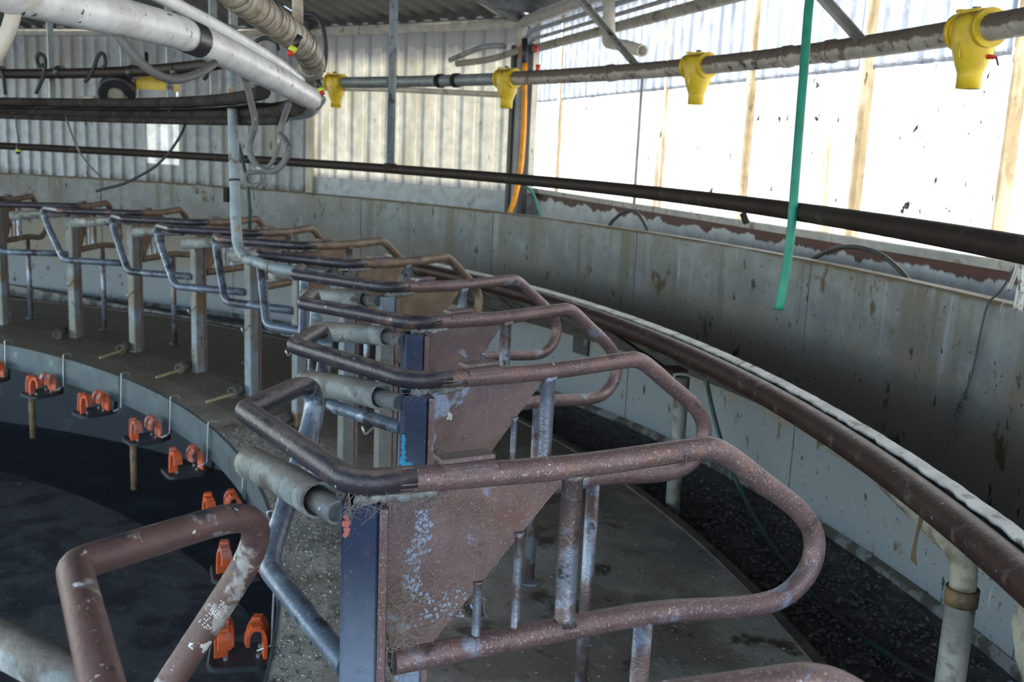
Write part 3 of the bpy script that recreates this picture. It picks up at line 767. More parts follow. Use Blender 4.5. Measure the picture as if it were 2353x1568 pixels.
    if k in (0, 1):
        fn = -GX
        face = PC-GX*0.0352
        if k == 1:
            sp = [(face-FX*0.028+Vector((0, 0, z)), fn, r) for z, r in ((0.945, .005), (0.935, .007), (0.925, .007), (0.912, .008), (0.90, .008), (0.888, .009), (0.875, .010), (0.862, .012), (0.85, .012))]+[(face-FX*0.012+Vector((0, 0, 0.862)), fn, 0.014), (face-FX*0.018+Vector((0, 0, 0.845)), fn, 0.012)]
            me = splat_mesh(sp); me.materials.append(M['cyan'])
        else:
            sp = [(face-FX*0.024+Vector((0, 0, z)), fn, r) for z, r in ((1.022, .006), (1.012, .008), (1.0, .007), (0.992, .006))]
            me = splat_mesh(sp); me.materials.append(M['pink'])
        o = bpy.data.objects.new('paint_mark', me); COL.objects.link(o); o.parent = t; o['kind'] = 'stuff'

# ================================================================ CUP RACKS HANGING INSIDE THE DECK EDGE
def arch_mesh():
    path = [(0.026, 0), (0.028, 0.045), (0.026, 0.075), (0.016, 0.098), (0.0, 0.104), (-0.016, 0.098), (-0.024, 0.080), (-0.026, 0.05)]
    b = MB(); rings = []
    for i, (x, z) in enumerate(path):
        p = path[max(i-1, 0)]; q = path[min(i+1, len(path)-1)]
        d = Vector((q[0]-p[0], 0, q[1]-p[1])).normalized(); nrm = Vector((d.z, 0, -d.x))
        wv = 0.018-0.003*math.sin(PI*i/7)
        c = Vector((x, 0, z))
        rings.append([c+nrm*0.005+Vector((0, wv, 0)), c+nrm*0.005-Vector((0, wv, 0)), c-nrm*0.005-Vector((0, wv, 0)), c-nrm*0.005+Vector((0, wv, 0))])
    b.loft(rings)
    b.box((0.0, 0, 0.107), (0.014, 0.013, 0.006))
    return b.mesh('cup_clip', smooth=False)
def rack_plate():
    b = MB(); rings = []
    hx, hy, r = 0.115, 0.10, 0.045
    out = []
    for cx, cy, a0 in ((hx-r, hy-r, 0), (-hx+r, hy-r, 90), (-hx+r, -hy+r, 180), (hx-r, -hy+r, 270)):
        for i in range(6):
            a = math.radians(a0+18*i); out.append((cx+r*math.cos(a), cy+r*math.sin(a)))
    for z, sc in ((-0.022, 0.93), (-0.018, 1.0), (-0.002, 1.0), (0.002, 0.95), (-0.004, 0.86)):
        rings.append([Vector((x*sc, y*sc, z)) for x, y in out])
    return b.loft(rings).mesh('tray', smooth=False)
am, pm = arch_mesh(), rack_plate()
am.materials.append(M['orange']); pm.materials.append(M['rubber'])
brk = MB().tube([(0.08, 0, -0.03), (0.16, 0, -0.03), (0.17, 0, 0.06)], 0.012, 8).mesh('bracket'); brk.materials.append(M['frame'])
pole = MB().tube([(-0.06, 0.02, -0.02), (-0.06, 0.02, -0.33)], 0.022, 10).mesh('pole'); pole.materials.append(M['rustpipe'])
nut = MB().tube([(0, 0, 0), (0, 0, 0.012)], 0.009, 6).mesh('bolt', smooth=False); nut.materials.append(M['wire'])
RACK = [29.95, 37.3, 43.6, 51.6, 58.6, 66.2, 73.0, 79.2]
RL = ['nearest of the orange cup racks, under the nearest rusty loop', 'second nearest orange cup rack, seen through the nearest rusty loop']
for i, a in enumerate(RACK):
    lab = RL[i] if i < 2 else '%s nearest orange cup rack along the pale skirt band' % ORD[i]
    if i == len(RACK)-1: lab = 'farthest orange cup rack, cut off by the left edge'
    t = thing('cup_rack', lab, 'rack', pol(5.94, a, -0.215), math.radians(a), 'orange cup racks inside the deck edge')
    o = bpy.data.objects.new('tray', pm); COL.objects.link(o); o.parent = t
    for j, (x, y, rz) in enumerate(((-0.06, -0.042, 100), (-0.055, 0.030, 80), (0.055, -0.035, 10), (0.06, 0.040, -15))):
        o = bpy.data.objects.new('cup_clip', am); COL.objects.link(o); o.parent = t
        o.location = (x, y, 0.0); o.scale = (1.2, 1.35, 1.15); o.rotation_euler = (0, 0, math.radians(rz+random.uniform(-8, 8)))
        q = bpy.data.objects.new('bolt', nut); COL.objects.link(q); q.parent = t; q.location = (x+0.01, y+0.012, -0.004)
    o = bpy.data.objects.new('bracket', brk); COL.objects.link(o); o.parent = t
    if i in (4, 6):
        o = bpy.data.objects.new('pole', pole); COL.objects.link(o); o.parent = t

# wire hooks over the skirt band
hk = MB().tube(fillet([(6.125, 0, 0.035), (6.112, 0, 0.066), (6.062, 0, 0.066), (6.052, 0, -0.17), (6.0, 0, -0.19)], [0.012, 0.012, 0.01], 4), 0.0045, 6).mesh('wire_hook')
hk.materials.append(M['wire'])
HL = ['nearest thin wire hook over the skirt band, by the white chips', 'second nearest thin wire hook over the skirt band', 'third nearest thin wire hook over the skirt band', 'fourth nearest thin wire hook over the skirt band',
      'fifth nearest thin wire hook over the skirt band', 'sixth nearest thin wire hook over the skirt band', 'seventh nearest thin wire hook over the skirt band', 'farthest thin wire hook over the skirt band at the left edge']
for i, a in enumerate((29.63, 36.85, 43.9, 51.06, 57.34, 64.48, 71.99, 78.9)):
    o = bpy.data.objects.new('wire_hook', hk); COL.objects.link(o)
    o.rotation_euler = (0, 0, math.radians(a))
    tag(o, HL[i], 'hook', 'wire hooks along the skirt band')

# short drain pipes lying on the deck by the post feet
dp = MB().tube([(-0.075, 0, 0.03), (0.075, 0, 0.036)], 0.034, 14, True, 0.84).mesh('pipe'); dp.materials.append(M['stubpipe'])
dst = MB().bar((-0.05, 0.0, 0.020), (-0.20, 0.10, -0.012), 0.018, 0.012).mesh('stick', smooth=False); dst.materials.append(M['stick'])
DL = ['short drain pipe on the deck nearest the camera, beside a grey post', 'second nearest short drain pipe with a stick in its mouth', 'third nearest short drain pipe with a stick in its mouth',
      'fourth nearest short drain pipe with a stick in its mouth', 'farthest short dark drain pipe at a post foot']
for i, a in enumerate((49.23, 56.02, 63.11, 70.36, 77.58)):
    t = thing('drain_pipe', DL[i], 'pipe', pol(6.44, a, 0.062), math.radians(a+35), 'drain pipes on the deck')
    o = bpy.data.objects.new('pipe', dp); COL.objects.link(o); o.parent = t
    if 0 < i < 4:
        o = bpy.data.objects.new('stick', dst); COL.objects.link(o); o.parent = t

# dotted stamp printed on the nearest loop
from mathutils.bvhtree import BVHTree
mw = Matrix.Translation(NEAR[0]) @ Matrix.Rotation(NEAR[1], 4, 'Z')
lm = T['near_loop']
tree = BVHTree.FromPolygons([mw @ v.co for v in lm.vertices], [tuple(p.vertices) for p in lm.polygons])
def arm_centre(v):
    """middle of the arm along a picture row"""
    hits = [u for u in range(250, 640, 3) if tree.ray_cast(CAM, ray(u, v))[0] is not None]
    hits = [u for u in hits if u > 330]
    return sum(hits)/len(hits) if hits else 490
DOTS = [(598,175),(630,205),(585,240),(618,245),(570,285),(605,325),(650,290),(680,310),(655,350),(692,262),(690,360),(645,212),(430,325),(410,345),(455,360),(490,375),(385,410),(440,400),(415,435),(460,420),(480,460),(520,415),
        (555,440),(520,480),(595,465),(500,440),(550,400),(390,490),(355,520),(322,545),(290,590),(255,625),(285,665),(320,650),(350,620),(365,645),(330,690),(400,665),(380,690),(195,565),(215,540),(285,515),(330,450)]
dx = arm_centre(1412)-497
sp = []
for x, y in DOTS:
    h, nn, _, _ = tree.ray_cast(CAM, ray(440+x/8.14+dx, 1360+y/8.14))
    if h is not None: sp.append((h, nn, 0.0013))
if sp:
    b = MB()
    inv = (Matrix.Translation(NEAR[0]) @ Matrix.Rotation(NEAR[1], 4, 'Z')).inverted()
    for c, n, r in sp:
        c = inv @ c; n = (inv.to_3x3() @ n).normalized(); x = n.orthogonal().normalized(); y = n.cross(x)
        k0 = len(b.v)
        for i in range(7): b.v.append(c+x*math.cos(i*2*PI/7)*r+y*math.sin(i*2*PI/7)*r+n*0.0006)
        b.f.append(tuple(k0+i for i in range(7)))
    near_t = [o for o in bpy.data.objects if o.get('label', '').startswith('nearest rusty stall divider')][0]
    o = b.build('dotted_stamp', M['splat'], near_t); o['kind'] = 'stuff'; o['label'] = 'white dotted stamp'

# ================================================================ OVERHEAD PIPE WITH YELLOW NOZZLES
gp = thing('spray_pipe', 'long dirty grey overhead pipe carrying the yellow nozzles', 'pipe')
GA0, GA1 = 5, 78
MB().tube([pol(8.62, GA0+(57.6-GA0)*i/60, 2.172) for i in range(61)], 0.050, 16).build('pipe', M['gunpipe'], gp)
MB().tube([pol(8.62, 57.6+(GA1-57.6)*i/30, 2.172) for i in range(31)], 0.046, 16).build('far_pipe', M['hanger'], gp)
for a in (20.5, 36.0, 38.3, 49.5, 61.3, 62.6, 66.4):
    MB().tube([pol(8.62, a-0.16, 2.172), pol(8.62, a+0.16, 2.172)], 0.0555, 16).build('clamp', M['gunpipe'] if a < 55 else M['frame'], gp)
MB().tube([pol(8.66, 58, 2.06), pol(8.66, 67, 2.115), pol(8.66, 76, 2.13)], 0.022, 10).build('return_pipe', M['eave'], gp)
def nozzle(R, a, lab, i):
    p = pol(R, a, 2.172)
    t = thing('spray_nozzle', lab, 'nozzle', p, math.radians(a+90), 'yellow nozzles on the overhead pipe')
    # body: flattened funnel; x runs along the pipe
    secs = [(0.052, 0.074, 0.068), (0.02, 0.080, 0.080), (-0.03, 0.082, 0.083), (-0.08, 0.074, 0.072), (-0.13, 0.060, 0.056), (-0.158, 0.049, 0.046), (-0.165, 0.0475, 0.0455), (-0.215, 0.0455, 0.0455)]
    rings = []
    for z, hx, hy in secs:
        rings.append([Vector((hx*math.cos(2*PI*k/24), hy*math.sin(2*PI*k/24), z)) for k in range(24)])
    rings.append([Vector((0.041*math.cos(2*PI*k/24), 0.041*math.sin(2*PI*k/24), -0.215)) for k in range(24)])
    rings.append([Vector((0.041*math.cos(2*PI*k/24), 0.041*math.sin(2*PI*k/24), -0.12)) for k in range(24)])
    MB().loft(rings).build('body', M['yellow'], t)
    MB().tube([(-0.082, 0, 0), (-0.055, 0, 0), (0.055, 0, 0), (0.082, 0, 0)], [0.062, 0.066, 0.066, 0.062], 20).build('saddle', M['yellow'], t)
    for sx in (-1, 1):
        MB().tube([(sx*0.070, 0, 0), (sx*0.094, 0, 0)], 0.072, 22).build('collar', M['yellow'], t)
    MB().box((0.03, 0.0, 0.072), (0.05, 0.016, 0.006)).build('lug', M['yellow'], t, smooth=False)
    MB().box((0.092, 0.0, 0.078), (0.014, 0.018, 0.006)).build('lug', M['yellow'], t, smooth=False)
    MB().bar((0.02, -0.01, 0.076), (0.065, -0.04, 0.094), 0.03, 0.003).build('tape_tab', M['tape'], t, smooth=False)
    # raised rib on the side that faces the turntable
    for sy in (1, -1):
        MB().box((-0.02, sy*0.072, -0.075), (0.006, 0.004, 0.03)).build('rib', M['yellow'], t, smooth=False)
    if i == 0:
        kb = MB().tube([(-0.06, -0.02, -0.10), (-0.10, -0.03, -0.105)], [0.010, 0.006], 8).build('knob', M['red'], t)
        MB().tube([(-0.10, -0.03, -0.105), (-0.115, -0.032, -0.135)], 0.004, 6).build('pin', M['tape'], kb)
nozzle(8.62, 29.55, 'large yellow nozzle nearest the camera at the upper right', 0)
nozzle(8.62, 43.62, 'yellow nozzle on the pipe before the bright wall, left of the green hose', 1)
nozzle(8.62, 57.25, 'yellow nozzle in front of the dark corner post', 2)
nozzle(8.62, 71.22, 'smallest yellow nozzle, beside the end of the white pipe', 3)
# struts from the roof
for (u0, v0), (u1, v1), lab in (((1330, -12), (1466, 150), 'grey angle strut from roof to overhead pipe, left of the green hose'),
                                ((1880, -25), (1992, 100), 'grey angle strut from roof to overhead pipe, right of the green hose')):
    b1 = at_radius(u1, v1, 8.62); b0 = at_depth(u0, v0, (b1-CAM).dot(fwd)*0.93)
    b0 = b1+(b0-b1)*1.35
    t = thing('roof_strut', lab, 'strut')
    d = (b0-b1).normalized()
    MB().bar(b1, b0, 0.045, 0.006, (0, 0, 1)).build('flange', M['zincstrut'], t, smooth=False)
    sd_ = d.cross(Vector((0, 0, 1))).normalized()
    MB().bar(b1+sd_*0.022, b0+sd_*0.022, 0.006, 0.045, (0, 0, 1)).build('web', M['zincstrut'], t, smooth=False)
p = at_radius(1487, 150, 8.62)
# vertical pole from roof to the rump rail
pb = at_radius(897, 384, 7.92)
t = thing('roof_pole', 'blue-grey round pole hanging from the roof to the dark rail', 'pole')
MB().tube([Vector((pb.x, pb.y, 1.478)), Vector((pb.x, pb.y, 3.75))], 0.030, 12).build('tube', M['bluepipe'], t)
MB().box((pb.x, pb.y, 1.49), (0.035, 0.035, 0.03)).build('foot', M['blackrail'], t, smooth=False)

# ================================================================ HOSES, CORDS
def hose(name, pts, r, m, lab, cat='hose', n=8, sm=6, group=None):
    return tag(MB().tube(smooth_path(pts, sm), r, n).build(name, m), lab, cat, group)
hose('garden_hose', [at_depth(1866, -40, 3.62), at_depth(1858, 20, 3.62), at_depth(1848, 150, 3.61), at_depth(1836, 300, 3.6), at_depth(1826, 430, 3.6), at_depth(1817, 540, 3.6), at_depth(1803, 640, 3.6), at_depth(1789, 712, 3.6)], 0.0165, M['green'],
     'green hose hanging straight down in front of the bright wall', n=14)
hose('garden_hose', [at_radius(1622, 868, 8.45), at_radius(1642, 960, 8.5), at_radius(1672, 1060, 8.5), at_height(1700, 1122, -0.06), at_height(1760, 1235, -0.085), at_height(1850, 1350, -0.09), at_height(1950, 1440, -0.09), at_height(2080, 1530, -0.09), at_height(2250, 1620, -0.09)], 0.0115, M['rubber'],
     'dark green hose running down the wall and along the channel', n=8)
o = bpy.data.objects.get('garden_hose.001')
if o: o.data.materials[0] = mat('dull_green_hose', (0.012, 0.055, 0.042), 0.5, 0.0, [((0.03, 0.03, 0.03), 2.5, 0.48, 0.56)], None)
hose('drop_hose', [at_depth(1206, 145, 9.3), at_depth(1205, 220, 9.3), at_depth(1203, 300, 9.3), at_depth(1196, 390, 9.25), at_depth(1183, 455, 9.2), at_depth(1168, 500, 9.2), at_depth(1160, 540, 9.2)], 0.026, M['orangehose'],
     'amber hose hanging beside the dark corner post', n=10)
MBt = MB().tube([at_depth(1206, 90, 9.3), at_depth(1206, 146, 9.3)], 0.030, 10)
tag(MBt.build('hose_coupling', M['tape']), 'black coupling at the top of the amber hose', 'coupling')
hose('orange_cord', [at_depth(1207, 98, 9.35), at_depth(1197, 106, 9.35), at_depth(1194, 120, 9.35), at_depth(1192, 134, 9.35)], 0.008, M['orange'], 'short orange cord looped beside the black coupling', 'cord')
def wallhose(pts, lab):
    hose('black_hose', pts, 0.012, M['rubber'], lab)
wallhose([at_radius(1392, 535, 8.80), at_radius(1404, 512, 8.80), at_radius(1430, 489, 8.80), at_radius(1452, 484, 8.80), at_radius(1470, 497, 8.80), at_radius(1486, 525, 8.80), at_radius(1494, 548, 8.80)], 'small black hose arch poking above the middle of the curved wall')
wallhose([at_radius(1845, 615, 8.80), at_radius(1875, 591, 8.80), at_radius(1925, 570, 8.80), at_radius(1970, 568, 8.80), at_radius(2020, 583, 8.80), at_radius(2065, 618, 8.80), at_radius(2105, 665, 8.80)], 'long black hose arch above the curved wall right of the green hose')
hose('green_hose_end', [at_depth(1208, 428, 9.3), at_depth(1222, 440, 9.3), at_depth(1234, 470, 9.3), at_depth(1242, 500, 9.3)], 0.012, M['green'], 'dark green hose end beside the corner post, above the curved wall')
# knotted cord on the curved wall
kc = thing('knotted_cord', 'thin blue-grey cord with knots hanging over the right end of the curved wall', 'cord')
MB().tube(smooth_path([at_radius(2334, 612, 8.62), at_radius(2300, 668, 8.64), at_radius(2270, 700, 8.655), at_radius(2252, 770, 8.66), at_radius(2236, 850, 8.66), at_radius(2218, 905, 8.66)], 5), 0.0042, 6).build('cord', M['rope'], kc)
MB().tube(smooth_path([at_radius(2198, 952, 8.66), at_radius(2190, 1000, 8.66), at_radius(2172, 1055, 8.64), at_radius(2148, 1088, 8.60)], 5), 0.0045, 6).build('cord', M['rope'], kc)
for u, v in ((2216, 912), (2204, 935), (2199, 948)):
    c = at_radius(u, v, 8.655)
    MB().tube(smooth_path([c+Vector((0.012*math.cos(q*1.3), 0.010*math.sin(q*1.9), 0.022-0.0055*q))*0.7+c*0.3 if False else c+Vector((0.007*math.cos(q*1.3), 0.006*math.sin(q*1.9), 0.018-0.0045*q)) for q in range(9)], 3), 0.005, 6).build('knot', M['rope'], kc)
wcd = thing('white_cords', 'bundle of white cords hanging from the dark rail at the right edge', 'cords')
for q, (u, v, u2, v2) in enumerate(((2343, 590, 2318, 665), (2346, 592, 2333, 710), (2352, 590, 2344, 715), (2350, 600, 2340, 680))):
    MB().tube(smooth_path([at_radius(u, v, 7.99), at_radius((u+u2)/2+3, (v+v2)/2, 8.02), at_radius(u2, v2, 8.05)], 5), 0.006, 6).build('strand', M['whitecord'], wcd)
tw = thing('twine', 'frayed brown twine dangling below the brown rail', 'twine')
for q in range(5):
    o_ = q*0.003
    MB().tube(smooth_path([at_radius(2112, 1158+q, 7.92)+Vector((0, 0, o_)), at_radius(2113+q*2, 1190, 7.925), at_radius(2105+q, 1230, 7.93), at_radius(2095+q*2, 1270, 7.93), at_radius(2094+q*3, 1288+q*3, 7.93)], 4), 0.0022, 5).build('strand', M['twine'], tw)
hose('hanging_cable', [at_radius(148, 254, 6.14)]+[at_depth(u, v, 6.9) for u, v in ((160, 295), (178, 340), (203, 378), (226, 402), (235, 420), (232, 438))], 0.0065, M['greyhose'], 'thin grey cable drooping down on the left before the white sheets', 'cable', 6)
hose('hanging_cable', [at_radius(433, 256, 6.14)]+[at_depth(u, v, 6.0) for u, v in ((420, 300), (395, 342), (360, 380), (320, 405), (280, 424), (240, 434), (220, 440))], 0.008, M['tape'], 'dark cable sweeping in front of the bright pane', 'cable', 6)
pg = thing('hanging_plug', 'small black plug with a yellow ring on a thin lead at the far left', 'plug')
MB().tube(smooth_path([at_depth(u, v, 6.9) for u, v in ((36, 262), (37, 290), (42, 318), (43, 332))], 4), 0.004, 6).build('lead', M['tape'], pg)
MB().tube([at_depth(43, 332, 6.9), at_depth(41, 354, 6.9)], 0.014, 10).build('plug', M['tape'], pg)
MB().tube([at_depth(42.3, 345, 6.9), at_depth(42, 349, 6.9)], 0.0155, 10).build('ring', M['lime'], pg)

# ================================================================ OVERHEAD MILK LINES AT THE LEFT
wp = thing('milk_pipe', 'thick white milk pipe with a black band crossing the upper left', 'pipe')
WPATH = [(-330, -160, 1.45), (-80, -52, 1.75), (150, 10, 2.05), (300, 45, 2.3), (440, 86, 2.6), (600, 163, 3.1), (690, 213, 3.65), (716, 231, 4.05), (713, 245, 4.45), (690, 254, 4.7), (640, 260, 4.95)]
wpts = [at_depth(*q) for q in WPATH]
wpts = [wpts[0]+(wpts[0]-wpts[1])*3.2+Vector((0, 0, -0.05)), wpts[0]+(wpts[0]-wpts[1])*1.5]+wpts
wpath = smooth_path(wpts, 10)
MB().tube(wpath, 0.0425, 22).build('pipe', M['whitepipe'], wp)
c0, c1 = at_depth(426, 80.5, 2.555), at_depth(458, 94, 2.65)
MB().tube([c0, (c0+c1)/2, c1], 0.0432, 22, caps=False).build('black_band', M['tape'], wp)
for q in range(3):
    cc = at_depth(733+q*2, 230+q*5, 4.0)
    MB().tube([cc+Vector((0.022*math.cos(i*0.7), 0.0, 0.022*math.sin(i*0.7+q))) for i in range(10)], 0.0035, 6).build('spring_clip', M['wire'], wp)
MB().tube(smooth_path([at_depth(u, v, 4.0) for u, v in ((735, 235), (718, 247), (690, 252), (676, 250))], 4), 0.004, 6).build('clip_wire', M['wire'], wp)
hose('wash_pipe', [at_depth(u, v, d) for u, v, d in ((-400, -420, 1.7), (-100, -270, 2.1), (120, -150, 2.4), (250, -80, 2.55), (330, -28, 2.7), (400, 8, 2.85), (480, 50, 3.0), (560, 96, 3.2), (640, 146, 3.5), (690, 185, 3.9))], 0.019, M['whitepipe'], 'thin white pipe running just behind the thick milk pipe', 'pipe', 12)
# wrapped duct: bands of tape stand proud
du = thing('wrapped_duct', 'beige tape-wrapped duct curving above the white pipe end', 'duct')
DP = [(380, -150, 2.9), (470, -70, 3.1), (555, -5, 3.3), (640, 58, 3.6), (692, 100, 3.9), (716, 138, 4.2), (712, 166, 4.5), (690, 182, 4.8)]
dpts = [at_depth(*q) for q in DP]
dpts = [dpts[0]+(dpts[0]-dpts[1])*6, dpts[0]+(dpts[0]-dpts[1])*3]+dpts
dpth = smooth_path(dpts, 14)
rad = [0.054+0.0013*math.sin(i*2.2)+0.0009*math.sin(i*5.1) for i in range(len(dpth))]
MB().tube(dpth, rad, 22).build('duct', M['duct'], du)
random.seed(5)
i_ = 18
while i_ < len(dpth)-6:
    tn = (dpth[i_+1]-dpth[i_-1]).normalized(); tn = (tn+Vector((random.uniform(-.12, .12), random.uniform(-.12, .12), random.uniform(-.12, .12)))).normalized()
    w_ = random.uniform(0.003, 0.012)
    MB().tube([dpth[i_]-tn*w_, dpth[i_]+tn*w_], 0.0562+random.uniform(0, 0.0012), 24, caps=False).build('tape_wrap', M['palehose'] if random.random() < 0.5 else M['duct'], du)
    i_ += random.choice((1, 2, 2, 3))
MB().tube(smooth_path([dpth[-26]+Vector((0.056*math.cos(a), 0.02*math.sin(a), 0.056*math.sin(a))) for a in [i*2*PI/16 for i in range(17)]], 2), 0.0025, 6).build('tie_wire', M['wire'], du)
c = at_depth(735, 152, 4.2)
MB().tube([c+Vector((0.02*math.cos(i*0.8), 0, 0.02*math.sin(i*0.8))) for i in range(8)], 0.003, 6).build('spring_clip', M['wire'], du)
t = thing('duct_riser', 'short beige upright pipe rising behind the wrapped duct', 'pipe')
MB().tube([at_depth(683, -60, 4.9), at_depth(684, 55, 4.9)], 0.027, 12).build('pipe', M['duct'], t)
def connector(u, v, u2, v2, d, lab):
    t = thing('cable_plug', lab, 'plug')
    a, b_ = at_depth(u, v, d), at_depth(u2, v2, d)
    dd = (b_-a)
    MB().tube([a, a+dd*0.6], 0.012, 10).build('body', M['tape'], t)
    MB().tube([a+dd*0.55, a+dd*0.78], 0.0145, 10).build('ring', M['lime'], t)
    MB().tube([a+dd*0.74, b_], 0.010, 8).build('pins', M['red'], t)
connector(690, 82, 664, 128, 3.55, 'cable plug with lime ring and red pins strapped to the beige duct')
connector(729, 185, 742, 218, 4.2, 'dangling cable plug with lime ring beside the smallest yellow nozzle')
hose('black_loop_hose', [at_depth(u, v, 4.6) for u, v in ((698, 32), (722, 36), (740, 60), (748, 100), (748, 135), (742, 165))], 0.011, M['rubber'], 'black hose arching behind the beige duct tip')
hose('black_loop_hose', [at_depth(u, v, 4.7) for u, v in ((583, 110), (592, 93), (612, 88), (632, 96), (640, 115))], 0.010, M['rubber'], 'black hose arch between the beige duct and the white pipe')
hose('milk_hose', [at_depth(u, v, d) for u, v, d in ((262, 72, 2.25), (285, 98, 2.25), (318, 138, 2.27), (355, 168, 2.3), (395, 182, 2.35), (430, 178, 2.42), (465, 164, 2.5), (492, 146, 2.6))], 0.0105, M['greyhose'], 'grey hose sagging under the white milk pipe', n=12)
hose('milk_hose', [at_depth(u, v, d) for u, v, d in ((554, 160, 3.0), (566, 190, 3.05), (578, 240, 3.1), (586, 285, 3.15), (574, 330, 3.2), (578, 362, 3.2), (600, 388, 3.2), (626, 394, 3.2), (650, 376, 3.2), (663, 345, 3.2), (655, 322, 3.25), (644, 308, 3.3), (648, 285, 3.3), (655, 262, 3.35), (664, 238, 3.4))], 0.0105, M['greyhose'], 'long grey hose hanging in a loop below the white pipe end', n=12)
hose('milk_hose', [at_depth(u, v, d) for u, v, d in ((644, 312, 3.45), (638, 340, 3.45), (627, 370, 3.45), (612, 386, 3.45), (596, 395, 3.45), (572, 397, 3.45), (563, 408, 3.45), (568, 422, 3.45), (584, 427, 3.45), (599, 418, 3.45), (602, 402, 3.45))], 0.0075, M['greyhose'], 'thin grey hose ending in a small ring beneath the hanging loop', n=10)
hose('milk_hose', [at_depth(u, v, 1.9) for u, v in ((38, -30), (34, 10), (26, 50), (8, 95), (-18, 140), (-40, 170))], 0.0145, M['palehose'], 'pale curved hose at the upper left corner', n=12)

# ring frame carrying the lines on the far side
rf = thing('ring_frame', 'grimy curved pipe frame hanging over the far side of the turntable', 'frame')
RA0, RA1 = 30, 128
def arc(R, z, a0, a1, r, m, nm, n=70, k=10):
    return MB().tube([pol(R, a0+(a1-a0)*i/n, z) for i in range(n+1)], r, k).build(nm, m, rf)
arc(6.15, 1.778, 34, RA1, 0.036, M['frame'], 'lower_pipe')
arc(6.14, 1.735, 38, RA1, 0.020, M['frame'], 'lower_rib')
MB().sweep_arc([(6.02, 1.795), (6.02, 1.80), (6.15, 1.80), (6.15, 1.795)], 38, RA1, 80).build('tray', M['frame'], rf, smooth=False)
arc(6.04, 1.835, 36, RA1, 0.030, M['frame'], 'inner_pipe')
arc(6.12, 2.035, 50, RA1, 0.034, M['blackrail'], 'upper_pipe')
for a0, a1, z0, z1 in ((58, 66, 1.80, 1.86), (68, 75, 1.87, 1.81), (77, 92, 1.83, 1.85)):
    MB().tube(smooth_path([pol(6.13, a0+(a1-a0)*i/6, z0+(z1-z0)*i/6+0.012*math.sin(i)) for i in range(7)], 3), 0.016, 8).build('pale_tube', M['palehose'], rf)
for u, v0 in ((121, -10), (286, 60), (391, 80), (491, 40), (537, -10)):
    q = at_radius(u, 235, 6.2)
    MB().box((q.x, q.y, (1.76+3.9)/2), (0.020, 0.012, (3.9-1.76)/2), (pol(1, 60), pol(1, 150), Vector((0, 0, 1)))).build('hanger', M['hanger'], rf, smooth=False)
for u in (2, 138, 305, 408):
    q = at_radius(u, 166, 6.12)
    MB().tube([q-Vector((0.02, 0, 0.0)), q+Vector((0.02, 0, 0))], 0.045, 10).build('clamp', M['tape'], rf)
for q, (pts_, lab) in enumerate((([(100, 150), (88, 150), (85, 132), (93, 124), (103, 135), (103, 160), (98, 180), (82, 216)], 'black hose hook looped over the far dark pipe, left of the second hanger'),
                                 ([(235, 158), (242, 148), (240, 130), (233, 122), (224, 132), (215, 158), (206, 175), (194, 190)], 'black hose hook looped over the far dark pipe, left of the grey drum'),
                                 ([(-6, 155), (4, 165), (8, 180), (10, 200), (12, 216)], 'black hose hook on the far dark pipe at the left edge'),
                                 ([(478, 150), (486, 160), (478, 172), (468, 184)], 'short black hose hook beside the hanging grey hose'))):
    hose('hose_hook', [at_depth(u, v, 6.45 if q < 2 else 6.7) for u, v in pts_], 0.0125, M['rubber'], lab, 'hook', 8)
# round drum motor and yellow box resting on the frame
dr = thing('drum_motor', 'round black and grey drum resting on the ring frame', 'motor')
c = at_depth(270, 208, 6.6)
ax = (at_depth(276, 180, 6.6)-at_depth(262, 226, 6.4)).normalized()
MB().tube([c-ax*0.05, c-ax*0.045, c+ax*0.005], [0.10, 0.118, 0.118], 22).build('drum', M['tape'], dr)
MB().tube([c+ax*0.005, c+ax*0.035], 0.110, 22).build('rim', M['hanger'], dr)
MB().tube([c+ax*0.035, c+ax*0.055], [0.113, 0.10], 22).build('lid', M['tape'], dr)
MB().tube([c-ax*0.085, c-ax*0.05], 0.05, 14).build('boss', M['cream'], dr)
bx = thing('yellow_box', 'small yellow box with a grey underside hanging on the ring frame', 'box')
c = at_depth(362, 192, 6.7)
rv = rt.copy(); rv.z = 0; rv.normalize(); fv = Vector((-rv.y, rv.x, 0))
MB().box(c, (0.115, 0.08, 0.045), (rv, fv, Vector((0, 0, 1)))).build('body', M['yellow'], bx, smooth=False)
MB().box(c-Vector((0, 0, 0.075)), (0.10, 0.07, 0.03), (rv, fv, Vector((0, 0, 1)))).build('base', M['greyflat'], bx, smooth=False)
MB().box(c-rv*0.125+Vector((0, 0, 0.01)), (0.012, 0.05, 0.035), (rv, fv, Vector((0, 0, 1)))).build('end_cap', M['orange'], bx, smooth=False)
for sx in (-1, 1): MB().bar(c+rv*0.07*sx+Vector((0, 0, 0.04)), c+rv*0.07*sx+Vector((0, 0, 0.20)), 0.02, 0.02).build('strap', M['frame'], bx, smooth=False)

